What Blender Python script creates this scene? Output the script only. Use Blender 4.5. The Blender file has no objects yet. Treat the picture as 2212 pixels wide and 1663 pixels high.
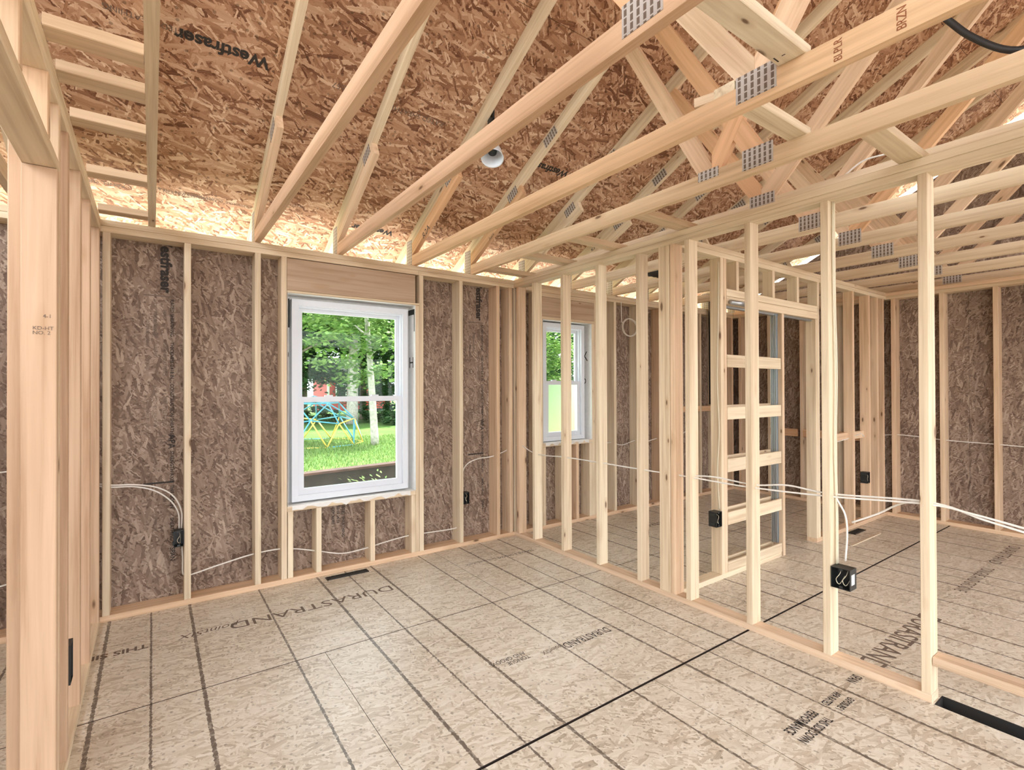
import bpy, bmesh, math, random
from mathutils import Vector, Matrix
random.seed(7)
S = bpy.context.scene
COL = S.collection

# ------------------------------------------------------------------ camera
F_PX, YAW, PITCH, ROLL = 1090.65, 0.61912, 0.006236, -0.003487
CAM = Vector((0.258, -3.9668, 1.4232))
def cam_axes():
    f = Vector((math.sin(YAW), math.cos(YAW), 0)); r = Vector((math.cos(YAW), -math.sin(YAW), 0)); u = Vector((0, 0, 1))
    f, u = f*math.cos(PITCH)+u*math.sin(PITCH), u*math.cos(PITCH)-f*math.sin(PITCH)
    r, u = r*math.cos(ROLL)+u*math.sin(ROLL), u*math.cos(ROLL)-r*math.sin(ROLL)
    return r, u, f
cd = bpy.data.cameras.new('camera'); co = bpy.data.objects.new('camera', cd); COL.objects.link(co)
r_, u_, f_ = cam_axes()
co.matrix_world = Matrix(((r_.x, u_.x, -f_.x, CAM.x), (r_.y, u_.y, -f_.y, CAM.y), (r_.z, u_.z, -f_.z, CAM.z), (0, 0, 0, 1)))
cd.sensor_fit = 'HORIZONTAL'; cd.sensor_width = 36; cd.lens = F_PX/2212*36; cd.clip_start = 0.03; cd.clip_end = 400
S.camera = co

# ------------------------------------------------------------------ sky, sun, exposure
SKY_COL, SKY_STR = (0.93, 0.965, 1.0), 1.9
SUN_STR, SUN_DIR = 6.5, (-0.50, -0.03, -0.865)
EXPOSURE = 2.1
wd = bpy.data.worlds.new('sky'); S.world = wd; wd.use_nodes = True
bgn = wd.node_tree.nodes['Background']; bgn.inputs[0].default_value = (*SKY_COL, 1); bgn.inputs[1].default_value = SKY_STR
sl = bpy.data.lights.new('sun', 'SUN'); sl.energy = SUN_STR; sl.angle = math.radians(1.0); sl.color = (1.0, 0.95, 0.86)
so = bpy.data.objects.new('sun', sl); COL.objects.link(so)
so.rotation_euler = Vector(SUN_DIR).to_track_quat('-Z', 'Y').to_euler(); so.location = (12, 2, 15)
S.view_settings.view_transform = 'Standard'; S.view_settings.look = 'None'
S.view_settings.gamma = 1.0; S.view_settings.use_curve_mapping = False; S.view_settings.exposure = EXPOSURE

# ------------------------------------------------------------------ node helpers
def new_mat(name):
    m = bpy.data.materials.new(name); m.use_nodes = True
    nt = m.node_tree; nt.nodes.clear()
    out = nt.nodes.new('ShaderNodeOutputMaterial'); b = nt.nodes.new('ShaderNodeBsdfPrincipled')
    nt.links.new(b.outputs[0], out.inputs[0])
    return m, nt, b, out
def N(nt, t, **kw):
    n = nt.nodes.new(t)
    for k, v in kw.items():
        if k == 'inp':
            for a, c in v.items(): n.inputs[a].default_value = c
        else: setattr(n, k, v)
    return n
def math_n(nt, op, a, b=None, c=None):
    n = nt.nodes.new('ShaderNodeMath'); n.operation = op
    for i, v in enumerate((a, b, c)):
        if v is None: continue
        if isinstance(v, (int, float)): n.inputs[i].default_value = v
        else: nt.links.new(v, n.inputs[i])
    return n.outputs[0]
def mix_col(nt, fac, a, b, blend='MIX'):
    n = nt.nodes.new('ShaderNodeMix'); n.data_type = 'RGBA'; n.blend_type = blend
    for s, v in ((n.inputs[0], fac), (n.inputs[6], a), (n.inputs[7], b)):
        if isinstance(v, (int, float)): s.default_value = v
        elif isinstance(v, tuple): s.default_value = (*v, 1) if len(v) == 3 else v
        else: nt.links.new(v, s)
    return n.outputs[2]
def ramp(nt, fac, stops, interp='LINEAR'):
    n = nt.nodes.new('ShaderNodeValToRGB'); cr = n.color_ramp; cr.interpolation = interp
    while len(cr.elements) > 1: cr.elements.remove(cr.elements[-1])
    cr.elements[0].position = stops[0][0]; cr.elements[0].color = (*stops[0][1], 1)
    for p, c in stops[1:]:
        e = cr.elements.new(p); e.color = (*c, 1)
    nt.links.new(fac, n.inputs[0]); return n.outputs[0]
def plain(name, col, rough=0.6, metal=0.0, spec=0.5, noise=0.0, nscale=20):
    m, nt, b, o = new_mat(name)
    b.inputs['Base Color'].default_value = (*col, 1); b.inputs['Roughness'].default_value = rough
    b.inputs['Metallic'].default_value = metal; b.inputs['Specular IOR Level'].default_value = spec
    if noise:
        tc = N(nt, 'ShaderNodeTexCoord'); nz = N(nt, 'ShaderNodeTexNoise', inp={'Scale': nscale, 'Detail': 4})
        nt.links.new(tc.outputs['Object'], nz.inputs['Vector'])
        d = tuple(max(0, c*(1-noise)) for c in col); l = tuple(min(1, c*(1+noise)) for c in col)
        nt.links.new(ramp(nt, nz.outputs[0], [(0.3, d), (0.7, l)]), b.inputs['Base Color'])
    return m

# ------------------------------------------------------------------ oriented strand board
def osb_group():
    g = bpy.data.node_groups.new('strand_board', 'ShaderNodeTree')
    g.interface.new_socket('Vector', in_out='INPUT', socket_type='NodeSocketVector')
    for n in ('Tone', 'Height', 'Hue'): g.interface.new_socket(n, in_out='OUTPUT', socket_type='NodeSocketFloat')
    gi = g.nodes.new('NodeGroupInput'); go = g.nodes.new('NodeGroupOutput')
    nz = N(g, 'ShaderNodeTexNoise', noise_dimensions='2D', inp={'Scale': 22.0, 'Detail': 3.0, 'Roughness': 0.7})
    g.links.new(gi.outputs[0], nz.inputs['Vector'])
    sub = N(g, 'ShaderNodeVectorMath', operation='SUBTRACT'); g.links.new(nz.outputs['Color'], sub.inputs[0]); sub.inputs[1].default_value = (.5, .5, .5)
    scl = N(g, 'ShaderNodeVectorMath', operation='SCALE'); g.links.new(sub.outputs[0], scl.inputs[0]); scl.inputs['Scale'].default_value = 0.018
    add = N(g, 'ShaderNodeVectorMath', operation='ADD'); g.links.new(gi.outputs[0], add.inputs[0]); g.links.new(scl.outputs[0], add.inputs[1])
    tone = hgt = hue = None
    layers = [(8, 9, 55, 3.1, 0.0), (63, 12, 80, 17.7, 0.5), (-38, 10, 62, 41.2, 0.55), (27, 11, 70, 73.9, 0.55),
              (104, 14, 90, 11.3, 0.7), (-14, 8, 50, 29.4, 0.62), (47, 18, 110, 57.7, 0.72), (12, 10, 60, 91.7, 0.74)]
    for ang, sx, sy, seed, thr in layers:
        mp = N(g, 'ShaderNodeMapping'); mp.inputs['Rotation'].default_value = (0, 0, math.radians(ang))
        mp.inputs['Location'].default_value = (seed, seed*0.37, 0)
        g.links.new(add.outputs[0], mp.inputs[0])
        sc = N(g, 'ShaderNodeVectorMath', operation='MULTIPLY'); sc.inputs[1].default_value = (sx, sy, 1); g.links.new(mp.outputs[0], sc.inputs[0])
        vo = N(g, 'ShaderNodeTexVoronoi', voronoi_dimensions='2D', feature='F1', distance='CHEBYCHEV', inp={'Scale': 1.0, 'Randomness': 0.95})
        g.links.new(sc.outputs[0], vo.inputs['Vector'])
        sp = N(g, 'ShaderNodeSeparateColor'); g.links.new(vo.outputs['Color'], sp.inputs[0])
        # wood fibres along the strand
        st = N(g, 'ShaderNodeVectorMath', operation='MULTIPLY'); st.inputs[1].default_value = (sx*0.6, sy*5, 1); g.links.new(mp.outputs[0], st.inputs[0])
        fb = N(g, 'ShaderNodeTexNoise', noise_dimensions='2D', inp={'Scale': 1.0, 'Detail': 2.0}); g.links.new(st.outputs[0], fb.inputs['Vector'])
        t = math_n(g, 'ADD', sp.outputs[0], math_n(g, 'MULTIPLY', math_n(g, 'SUBTRACT', fb.outputs[0], 0.5), 0.35))
        # darker rim of the strand
        t = math_n(g, 'SUBTRACT', t, math_n(g, 'MULTIPLY', math_n(g, 'GREATER_THAN', vo.outputs['Distance'], 0.44), 0.10))
        if tone is None: tone, hgt, hue = t, sp.outputs[2], sp.outputs[1]
        else:
            mk = math_n(g, 'GREATER_THAN', sp.outputs[1], thr)
            mk = math_n(g, 'MULTIPLY', mk, math_n(g, 'LESS_THAN', vo.outputs['Distance'], 0.52))
            def mixf(a, b):
                n = N(g, 'ShaderNodeMix', data_type='FLOAT'); g.links.new(mk, n.inputs[0]); g.links.new(a, n.inputs[2]); g.links.new(b, n.inputs[3]); return n.outputs[0]
            tone, hgt, hue = mixf(tone, t), mixf(hgt, sp.outputs[2]), mixf(hue, sp.outputs[1])
    g.links.new(tone, go.inputs[0]); g.links.new(hgt, go.inputs[1]); g.links.new(hue, go.inputs[2])
    return g
OSBG = osb_group()
def osb(name, comb, stops, rough=0.6, bump=0.35, spec=0.3, scale=1.0, lines=False, contrast=1.0, fleck=0.5):
    """comb picks the two board coordinates from world position, e.g. ('X',1,'Z',1)"""
    m, nt, b, o = new_mat(name)
    ge = N(nt, 'ShaderNodeNewGeometry'); sp = N(nt, 'ShaderNodeSeparateXYZ'); nt.links.new(ge.outputs['Position'], sp.inputs[0])
    ix = {'X': 0, 'Y': 1, 'Z': 2}
    cb = N(nt, 'ShaderNodeCombineXYZ')
    nt.links.new(math_n(nt, 'MULTIPLY', sp.outputs[ix[comb[0]]], comb[1]*scale), cb.inputs[0])
    nt.links.new(math_n(nt, 'MULTIPLY', sp.outputs[ix[comb[2]]], comb[3]*scale), cb.inputs[1])
    gr = N(nt, 'ShaderNodeGroup'); gr.node_tree = OSBG; nt.links.new(cb.outputs[0], gr.inputs[0])
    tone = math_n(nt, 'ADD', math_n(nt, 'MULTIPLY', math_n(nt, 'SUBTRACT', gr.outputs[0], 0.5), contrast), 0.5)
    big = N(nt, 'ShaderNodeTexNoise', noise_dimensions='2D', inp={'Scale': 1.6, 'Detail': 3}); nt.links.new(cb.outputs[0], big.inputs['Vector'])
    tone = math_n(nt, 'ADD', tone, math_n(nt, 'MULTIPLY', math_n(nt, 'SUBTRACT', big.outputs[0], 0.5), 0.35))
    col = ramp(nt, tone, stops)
    # dark resin flecks
    fl = N(nt, 'ShaderNodeTexVoronoi', voronoi_dimensions='2D', inp={'Scale': 26.0}); nt.links.new(cb.outputs[0], fl.inputs['Vector'])
    fs = N(nt, 'ShaderNodeSeparateColor'); nt.links.new(fl.outputs['Color'], fs.inputs[0])
    fm = math_n(nt, 'MULTIPLY', math_n(nt, 'LESS_THAN', fl.outputs['Distance'], 0.16), math_n(nt, 'GREATER_THAN', fs.outputs[0], 0.72))
    col = mix_col(nt, math_n(nt, 'MULTIPLY', fm, fleck), col, (0.06, 0.035, 0.02))
    if lines:
        # printed joist guide lines: period 1.225 m, at 0, .208, .412, .826
        wob = N(nt, 'ShaderNodeTexNoise', noise_dimensions='2D', inp={'Scale': 60.0, 'Detail': 2}); nt.links.new(cb.outputs[0], wob.inputs['Vector'])
        xx = math_n(nt, 'ADD', sp.outputs[0], math_n(nt, 'MULTIPLY', math_n(nt, 'SUBTRACT', wob.outputs[0], 0.5), 0.012))
        ph = math_n(nt, 'MODULO', math_n(nt, 'ADD', xx, 12.25-0.046+0.1), 1.225)
        tot = None
        for off, wdt in ((0.1, .0082), (0.308, .0048), (0.514, .0080), (0.928, .0055)):
            k = math_n(nt, 'LESS_THAN', math_n(nt, 'ABSOLUTE', math_n(nt, 'SUBTRACT', ph, off)), wdt)
            tot = k if tot is None else math_n(nt, 'MAXIMUM', tot, k)
        worn = N(nt, 'ShaderNodeTexNoise', noise_dimensions='2D', inp={'Scale': 35.0, 'Detail': 3}); nt.links.new(cb.outputs[0], worn.inputs['Vector'])
        amt = math_n(nt, 'MULTIPLY', tot, ramp(nt, worn.outputs[0], [(0.25, (.45,)*3), (0.5, (.92,)*3)]))
        col = mix_col(nt, amt, col, (0.12, 0.09, 0.068))
    nt.links.new(col, b.inputs['Base Color'])
    bm_ = N(nt, 'ShaderNodeBump', inp={'Strength': bump, 'Distance': 0.002}); nt.links.new(gr.outputs[1], bm_.inputs['Height'])
    nt.links.new(bm_.outputs[0], b.inputs['Normal'])
    b.inputs['Roughness'].default_value = rough; b.inputs['Specular IOR Level'].default_value = spec
    return m
ROOF_ST = [(0.0, (.16, .065, .035)), (0.25, (.36, .185, .105)), (0.5, (.50, .29, .18)), (0.78, (.62, .40, .27)), (1.0, (.80, .62, .46))]
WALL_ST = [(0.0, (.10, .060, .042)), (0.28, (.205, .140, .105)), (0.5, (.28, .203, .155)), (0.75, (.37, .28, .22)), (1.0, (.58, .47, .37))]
FLOOR_ST = [(0.0, (.31, .24, .17)), (0.25, (.58, .505, .40)), (0.5, (.72, .655, .55)), (0.8, (.81, .76, .665)), (1.0, (.91, .87, .80))]
M = {}
M['osb_roof'] = osb('strand_board_roof', ('X', 1, 'Z', 2.236), ROOF_ST, bump=0.5, rough=.65, contrast=.95, scale=.75)
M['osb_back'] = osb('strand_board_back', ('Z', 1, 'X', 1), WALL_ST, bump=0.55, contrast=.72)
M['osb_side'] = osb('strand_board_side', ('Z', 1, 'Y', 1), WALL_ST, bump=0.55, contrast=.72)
M['osb_floor'] = osb('strand_board_floor', ('X', 1, 'Y', 1), FLOOR_ST, rough=0.38, bump=0.2, spec=0.5, scale=1.15, lines=True, contrast=.62, fleck=.4)
M['osb_edge'] = plain('strand_board_edge', (.40, .27, .17), .8, noise=.3, nscale=60)

# ------------------------------------------------------------------ sawn softwood (board length = local X)
def lumber():
    m, nt, b, o = new_mat('sawn_softwood')
    tc = N(nt, 'ShaderNodeTexCoord'); oi = N(nt, 'ShaderNodeObjectInfo')
    off = N(nt, 'ShaderNodeVectorMath', operation='SCALE'); off.inputs[0].default_value = (37.0, 11.0, 5.0); nt.links.new(oi.outputs['Random'], off.inputs['Scale'])
    p = N(nt, 'ShaderNodeVectorMath', operation='ADD'); nt.links.new(tc.outputs['Object'], p.inputs[0]); nt.links.new(off.outputs[0], p.inputs[1])
    # knots: sparse cells along the board; grain bends round them
    kn = N(nt, 'ShaderNodeVectorMath', operation='MULTIPLY'); kn.inputs[1].default_value = (3.6, 11.0, 11.0); nt.links.new(p.outputs[0], kn.inputs[0])
    kv = N(nt, 'ShaderNodeTexVoronoi', inp={'Scale': 1.0}); nt.links.new(kn.outputs[0], kv.inputs['Vector'])
    ks = N(nt, 'ShaderNodeSeparateColor'); nt.links.new(kv.outputs['Color'], ks.inputs[0])
    ksel = math_n(nt, 'GREATER_THAN', ks.outputs[0], 0.52)
    kr = math_n(nt, 'ADD', 0.055, math_n(nt, 'MULTIPLY', ks.outputs[1], 0.11))
    kd = math_n(nt, 'DIVIDE', kv.outputs['Distance'], kr)
    knot = math_n(nt, 'MULTIPLY', ksel, ramp(nt, kd, [(0.55, (1,)*3), (1.0, (0,)*3)]))
    halo = math_n(nt, 'MULTIPLY', ksel, ramp(nt, math_n(nt, 'MULTIPLY', kd, 0.4), [(0.3, (1,)*3), (1.0, (0,)*3)]))
    gs = N(nt, 'ShaderNodeVectorMath', operation='MULTIPLY'); gs.inputs[1].default_value = (1.3, 42.0, 42.0); nt.links.new(p.outputs[0], gs.inputs[0])
    g1 = N(nt, 'ShaderNodeTexNoise', inp={'Scale': 1.0, 'Detail': 4.0, 'Roughness': 0.6, 'Distortion': 0.4}); nt.links.new(gs.outputs[0], g1.inputs['Vector'])
    gl = N(nt, 'ShaderNodeVectorMath', operation='MULTIPLY'); gl.inputs[1].default_value = (0.9, 9.0, 9.0); nt.links.new(p.outputs[0], gl.inputs[0])
    g2 = N(nt, 'ShaderNodeTexNoise', inp={'Scale': 1.0, 'Detail': 2.0}); nt.links.new(gl.outputs[0], g2.inputs['Vector'])
    tone = math_n(nt, 'ADD', math_n(nt, 'MULTIPLY', g1.outputs[0], 0.6), math_n(nt, 'MULTIPLY', g2.outputs[0], 0.4))
    fac = ramp(nt, tone, [(0.30, (.66, .58, .50)), (0.5, (.92, .90, .87)), (0.70, (1.08, 1.09, 1.10))])
    col = mix_col(nt, 1.0, oi.outputs['Color'], fac, 'MULTIPLY')
    col = mix_col(nt, math_n(nt, 'MULTIPLY', halo, 0.35), col, (.42, .24, .11))
    col = mix_col(nt, math_n(nt, 'MULTIPLY', knot, 0.85), col, (.12, .055, .025))
    nt.links.new(col, b.inputs['Base Color'])
    bm_ = N(nt, 'ShaderNodeBump', inp={'Strength': 0.15, 'Distance': 0.001}); nt.links.new(g1.outputs[0], bm_.inputs['Height']); nt.links.new(bm_.outputs[0], b.inputs['Normal'])
    b.inputs['Roughness'].default_value = 0.62; b.inputs['Specular IOR Level'].default_value = 0.3
    return m
M['wood'] = lumber()
PALE = [(.81, .68, .50), (.82, .70, .52), (.79, .655, .475), (.80, .67, .495), (.83, .72, .54)]
WARM = [(.79, .59, .41), (.78, .57, .39), (.80, .62, .44)]
ORANGE = [(.74, .46, .27), (.76, .49, .29)]
def tint(o, pal=None):
    c = random.choice(pal or PALE+PALE+WARM); k = random.uniform(.94, 1.06)
    o.color = (c[0]*k, c[1]*k, c[2]*k, 1)
def plate_mat():
    m, nt, b, o = new_mat('toothed_steel_plate')
    tc = N(nt, 'ShaderNodeTexCoord'); sp = N(nt, 'ShaderNodeSeparateXYZ'); nt.links.new(tc.outputs['Object'], sp.inputs[0])
    a = math_n(nt, 'PINGPONG', math_n(nt, 'ADD', sp.outputs[0], 10), 0.0125/1.0)
    row = math_n(nt, 'GREATER_THAN', a, 0.0068)
    c = math_n(nt, 'PINGPONG', math_n(nt, 'ADD', sp.outputs[1], 10), 0.013)
    slot = math_n(nt, 'MULTIPLY', row, math_n(nt, 'GREATER_THAN', c, 0.0025))
    nt.links.new(mix_col(nt, slot, (.52, .49, .46), (.16, .12, .09)), b.inputs['Base Color'])
    b.inputs['Metallic'].default_value = 0.2; b.inputs['Roughness'].default_value = 0.5
    return m
M['steel_plate'] = plate_mat()
M['steel'] = plain('galvanised_steel', (.46, .50, .53), .35, .8)
M['vinyl'] = plain('white_vinyl', (.74, .79, .86), .35)
M['wrap'] = plain('white_flashing_membrane', (.82, .82, .80), .55, noise=.04, nscale=30)
M['black_tape'] = plain('black_tape', (.012, .016, .016), .5)
M['black'] = plain('black_plastic', (.016, .018, .018), .45)
M['dark_metal'] = plain('dark_sheet_metal', (.05, .055, .055), .45, .6)
M['ink'] = plain('black_ink', (.035, .03, .028), .8)
M['ink_soft'] = plain('faded_ink', (.17, .125, .098), .8)
M['ink_red'] = plain('brown_ink', (.30, .10, .04), .8)
M['cable'] = plain('white_cable_jacket', (.82, .80, .76), .4)
M['cable_y'] = plain('cream_cable_jacket', (.72, .66, .50), .4)
M['cable_k'] = plain('black_cable_jacket', (.02, .02, .02), .5)
M['label'] = plain('white_paper_tag', (.7, .72, .70), .7)
M['joint'] = plain('dark_board_edge', (.045, .032, .028), .9)  # darker colour for the side faces of the floor panels
M['void'] = plain('unlit_void', (.02, .018, .016), .9)  # near-black colour stands for the unlit space below the floor
def glass_mat(name, tintc, refl=1.0):
    m, nt, b, o = new_mat(name); nt.nodes.remove(b)
    t = N(nt, 'ShaderNodeBsdfTransparent'); t.inputs[0].default_value = (*tintc, 1)
    g = N(nt, 'ShaderNodeBsdfGlossy'); g.inputs['Roughness'].default_value = 0.02
    fr = N(nt, 'ShaderNodeFresnel', inp={'IOR': 1.45}); mx = N(nt, 'ShaderNodeMixShader')
    nt.links.new(math_n(nt, 'MULTIPLY', fr.outputs[0], refl), mx.inputs[0]); nt.links.new(t.outputs[0], mx.inputs[1]); nt.links.new(g.outputs[0], mx.inputs[2]); nt.links.new(mx.outputs[0], o.inputs[0])
    return m
M['glass'] = glass_mat('window_glass', (.76, .80, .79), 0.22)
def frosted():
    m, nt, b, o = new_mat('obscure_glass'); nt.nodes.remove(b)
    t = N(nt, 'ShaderNodeBsdfRefraction'); t.inputs['Color'].default_value = (.9, .95, .9, 1); t.inputs['Roughness'].default_value = .55; t.inputs['IOR'].default_value = 1.1
    nt.links.new(t.outputs[0], o.inputs[0]); return m
M['frost'] = frosted()

# ------------------------------------------------------------------ object helpers
def tag(o, label=None, cat=None, group=None, kind=None):
    if label: o['label'] = label
    if cat: o['category'] = cat
    if group: o['group'] = group
    if kind: o['kind'] = kind
    return o
def empty(name, loc=(0, 0, 0)):
    o = bpy.data.objects.new(name, None); o.empty_display_size = .1; o.location = loc; COL.objects.link(o); return o
def put(name, me, mat, M4=None, parent=None):
    o = bpy.data.objects.new(name, me); COL.objects.link(o)
    if mat is not None and len(me.materials) == 0: me.materials.append(mat)
    Mw = M4 if M4 is not None else Matrix.Identity(4)
    if parent is not None:
        o.parent = parent; p = parent; W = Matrix.Identity(4)
        chain = []
        while p is not None: chain.append(p.matrix_basis.copy()); p = p.parent
        for c in reversed(chain): W = W @ c
        o.matrix_basis = W.inverted() @ Mw
    else: o.matrix_basis = Mw
    return o
_cache = {}
def board_mesh(L, w, t, mat, ch=0.0025):
    key = (round(L, 4), round(w, 4), round(t, 4), mat.name)
    if key in _cache: return _cache[key]
    a, b, c = L/2, w/2, t/2; ch = min(ch, b*.4, c*.4)
    prof = [(-b+ch, -c), (b-ch, -c), (b, -c+ch), (b, c-ch), (b-ch, c), (-b+ch, c), (-b, c-ch), (-b, -c+ch)]
    v = [(-a, y, z) for y, z in prof]+[(a, y, z) for y, z in prof]
    f = [(i, (i+1) % 8, 8+(i+1) % 8, 8+i) for i in range(8)]
    f = [tuple(reversed(q)) for q in f]
    f += [tuple(range(8)), tuple(reversed(range(8, 16)))]
    me = bpy.data.meshes.new('board'); me.from_pydata(v, [], f); me.materials.append(mat)
    bm = bmesh.new(); bm.from_mesh(me); bmesh.ops.recalc_face_normals(bm, faces=bm.faces); bm.to_mesh(me); bm.free()
    _cache[key] = me; return me
def frame_mat(c, X, Y):
    X = Vector(X).normalized(); Y = Vector(Y).normalized(); Z = X.cross(Y)
    return Matrix(((X.x, Y.x, Z.x, c[0]), (X.y, Y.y, Z.y, c[1]), (X.z, Y.z, Z.z, c[2]), (0, 0, 0, 1)))
AX = (Vector((1, 0, 0)), Vector((0, 1, 0)), Vector((0, 0, 1)))
def bd(name, x, y, z, parent, pal=None, mat=None):
    """axis-aligned board from extents; grain along the longest side"""
    d = (x[1]-x[0], y[1]-y[0], z[1]-z[0]); c = ((x[0]+x[1])/2, (y[0]+y[1])/2, (z[0]+z[1])/2)
    o = sorted(range(3), key=lambda i: -d[i]); l, w = o[0], o[1]; t = o[2]
    mt = mat or M['wood']
    ob = put(name, board_mesh(d[l], d[w], d[t], mt), None, frame_mat(c, AX[l], AX[w]), parent)
    tint(ob, pal); return ob
def bar(name, p0, p1, w, t, up, parent, pal=None, mat=None):
    p0, p1 = Vector(p0), Vector(p1); X = (p1-p0).normalized(); Y = (Vector(up)-X*Vector(up).dot(X)).normalized()
    ob = put(name, board_mesh((p1-p0).length, w, t, mat or M['wood']), None, frame_mat((p0+p1)/2, X, Y), parent)
    tint(ob, pal); return ob
def mesh_from(v, f, mat=None, smooth=False):
    me = bpy.data.meshes.new('m'); me.from_pydata(v, [], f)
    bm = bmesh.new(); bm.from_mesh(me); bmesh.ops.recalc_face_normals(bm, faces=bm.faces); bm.to_mesh(me); bm.free()
    if mat: me.materials.append(mat)
    if smooth:
        for p in me.polygons: p.use_smooth = True
    return me
def boxes_mesh(bs, mat):
    v, f = [], []
    for x0, x1, y0, y1, z0, z1 in bs:
        n = len(v)
        v += [(x0, y0, z0), (x1, y0, z0), (x1, y1, z0), (x0, y1, z0), (x0, y0, z1), (x1, y0, z1), (x1, y1, z1), (x0, y1, z1)]
        f += [tuple(n+i for i in q) for q in ((3, 2, 1, 0), (4, 5, 6, 7), (0, 1, 5, 4), (1, 2, 6, 5), (2, 3, 7, 6), (3, 0, 4, 7))]
    me = bpy.data.meshes.new('m'); me.from_pydata(v, [], f); me.materials.append(mat); return me
def box_part(name, bs, mat, parent=None):
    x0 = min(b[0] for b in bs); x1 = max(b[1] for b in bs); y0 = min(b[2] for b in bs); y1 = max(b[3] for b in bs); z0 = min(b[4] for b in bs); z1 = max(b[5] for b in bs)
    c = ((x0+x1)/2, (y0+y1)/2, z0)
    bb = [(b[0]-c[0], b[1]-c[0], b[2]-c[1], b[3]-c[1], b[4]-c[2], b[5]-c[2]) for b in bs]
    return put(name, boxes_mesh(bb, mat), None, Matrix.Translation(c), parent)
def minus(rect, holes):
    """rect and holes (u0,u1,v0,v1) -> list of rectangles covering rect without holes"""
    us = sorted({rect[0], rect[1], *[min(max(h[i], rect[0]), rect[1]) for h in holes for i in (0, 1)]})
    vs = sorted({rect[2], rect[3], *[min(max(h[i], rect[2]), rect[3]) for h in holes for i in (2, 3)]})
    out = []
    for a, b in zip(us, us[1:]):
        for c, d in zip(vs, vs[1:]):
            m, n = (a+b)/2, (c+d)/2
            if not any(h[0] < m < h[1] and h[2] < n < h[3] for h in holes): out.append((a, b, c, d))
    return out
def lathe(prof, seg, mat, smooth=True):
    v, f = [], []
    for r, z in prof:
        for i in range(seg):
            a = 2*math.pi*i/seg; v.append((r*math.cos(a), r*math.sin(a), z))
    for k in range(len(prof)-1):
        for i in range(seg):
            j = (i+1) % seg; f.append((k*seg+i, k*seg+j, (k+1)*seg+j, (k+1)*seg+i))
    return mesh_from(v, f, mat, smooth)
def catmull(pts, n=6):
    P = [Vector(p) for p in pts]; P = [P[0]*2-P[1]]+P+[P[-1]*2-P[-2]]; out = []
    for i in range(1, len(P)-2):
        for k in range(n):
            t = k/n; a, b, c, d = P[i-1:i+3]
            out.append(0.5*((2*b)+(c-a)*t+(2*a-5*b+4*c-d)*t*t+(3*b-a-3*c+d)*t**3))
    out.append(P[-2]); return out
def tube_mesh(pts, r, mat, seg=8, flat=1.0, n=6, radii=None):
    P = catmull(pts, n) if len(pts) > 2 else [Vector(p) for p in pts]
    v, f = [], []; up = Vector((0, 0, 1)); prevN = None
    for i, p in enumerate(P):
        t = (P[min(i+1, len(P)-1)]-P[max(i-1, 0)]).normalized()
        if prevN is None:
            a = up if abs(t.z) < .9 else Vector((1, 0, 0)); nn = (a-t*a.dot(t)).normalized()
        else: nn = (prevN-t*prevN.dot(t)).normalized()
        prevN = nn; bn = t.cross(nn)
        rr = r if radii is None else radii[0]+(radii[1]-radii[0])*i/(len(P)-1)
        for k in range(seg):
            a = 2*math.pi*k/seg; v.append(p+nn*math.cos(a)*rr+bn*math.sin(a)*rr*flat)
    for i in range(len(P)-1):
        for k in range(seg):
            j = (k+1) % seg; f.append((i*seg+k, i*seg+j, (i+1)*seg+j, (i+1)*seg+k))
    f.append(tuple(range(seg))); f.append(tuple(reversed(range((len(P)-1)*seg, len(P)*seg))))
    return v, f
def tube(name, pts, r, mat, parent=None, seg=8, flat=1.0, n=6, radii=None):
    v, f = tube_mesh(pts, r, mat, seg, flat, n, radii)
    c = Vector(pts[0]); v = [p-c for p in v]
    return put(name, mesh_from([tuple(p) for p in v], f, mat, True), None, Matrix.Translation(c), parent)
def lettering(text, size, origin, X, Y, mat, parent, align='LEFT', bold=0.0, shear=0.0, sx=1.0, name='printed_lettering'):
    cu = bpy.data.curves.new('txt', 'FONT'); cu.body = text; cu.size = size; cu.align_x = align; cu.offset = bold; cu.shear = shear; cu.resolution_u = 3
    cu.space_line = 0.9
    ob = bpy.data.objects.new('txt', cu); COL.objects.link(ob)
    dg = bpy.context.evaluated_depsgraph_get(); me = bpy.data.meshes.new_from_object(ob.evaluated_get(dg))
    bpy.data.objects.remove(ob); bpy.data.curves.remove(cu)
    me.materials.clear(); me.materials.append(mat)
    Mx = frame_mat(origin, X, Y) @ Matrix.Scale(sx, 4, (1, 0, 0))
    for v in me.vertices: v.co = (v.co.x*sx, v.co.y, v.co.z)
    return put(name, me, None, frame_mat(origin, X, Y), parent)

# ================================================================== SETTING
TP0, TP1, TOP = 2.391, 2.429, 2.467      # underside of plates, seam, top
RS = 0.5; RZ = 2.77                      # roof slope, deck underside height at y=0
zr = lambda y: RZ-RS*y
RIDGE = -4.54
XR0, XR1 = 3.109, 3.198                  # partition
XB = 6.9                                 # far right wall
YB0, YB1 = -1.815, -1.726                # cross wall

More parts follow.
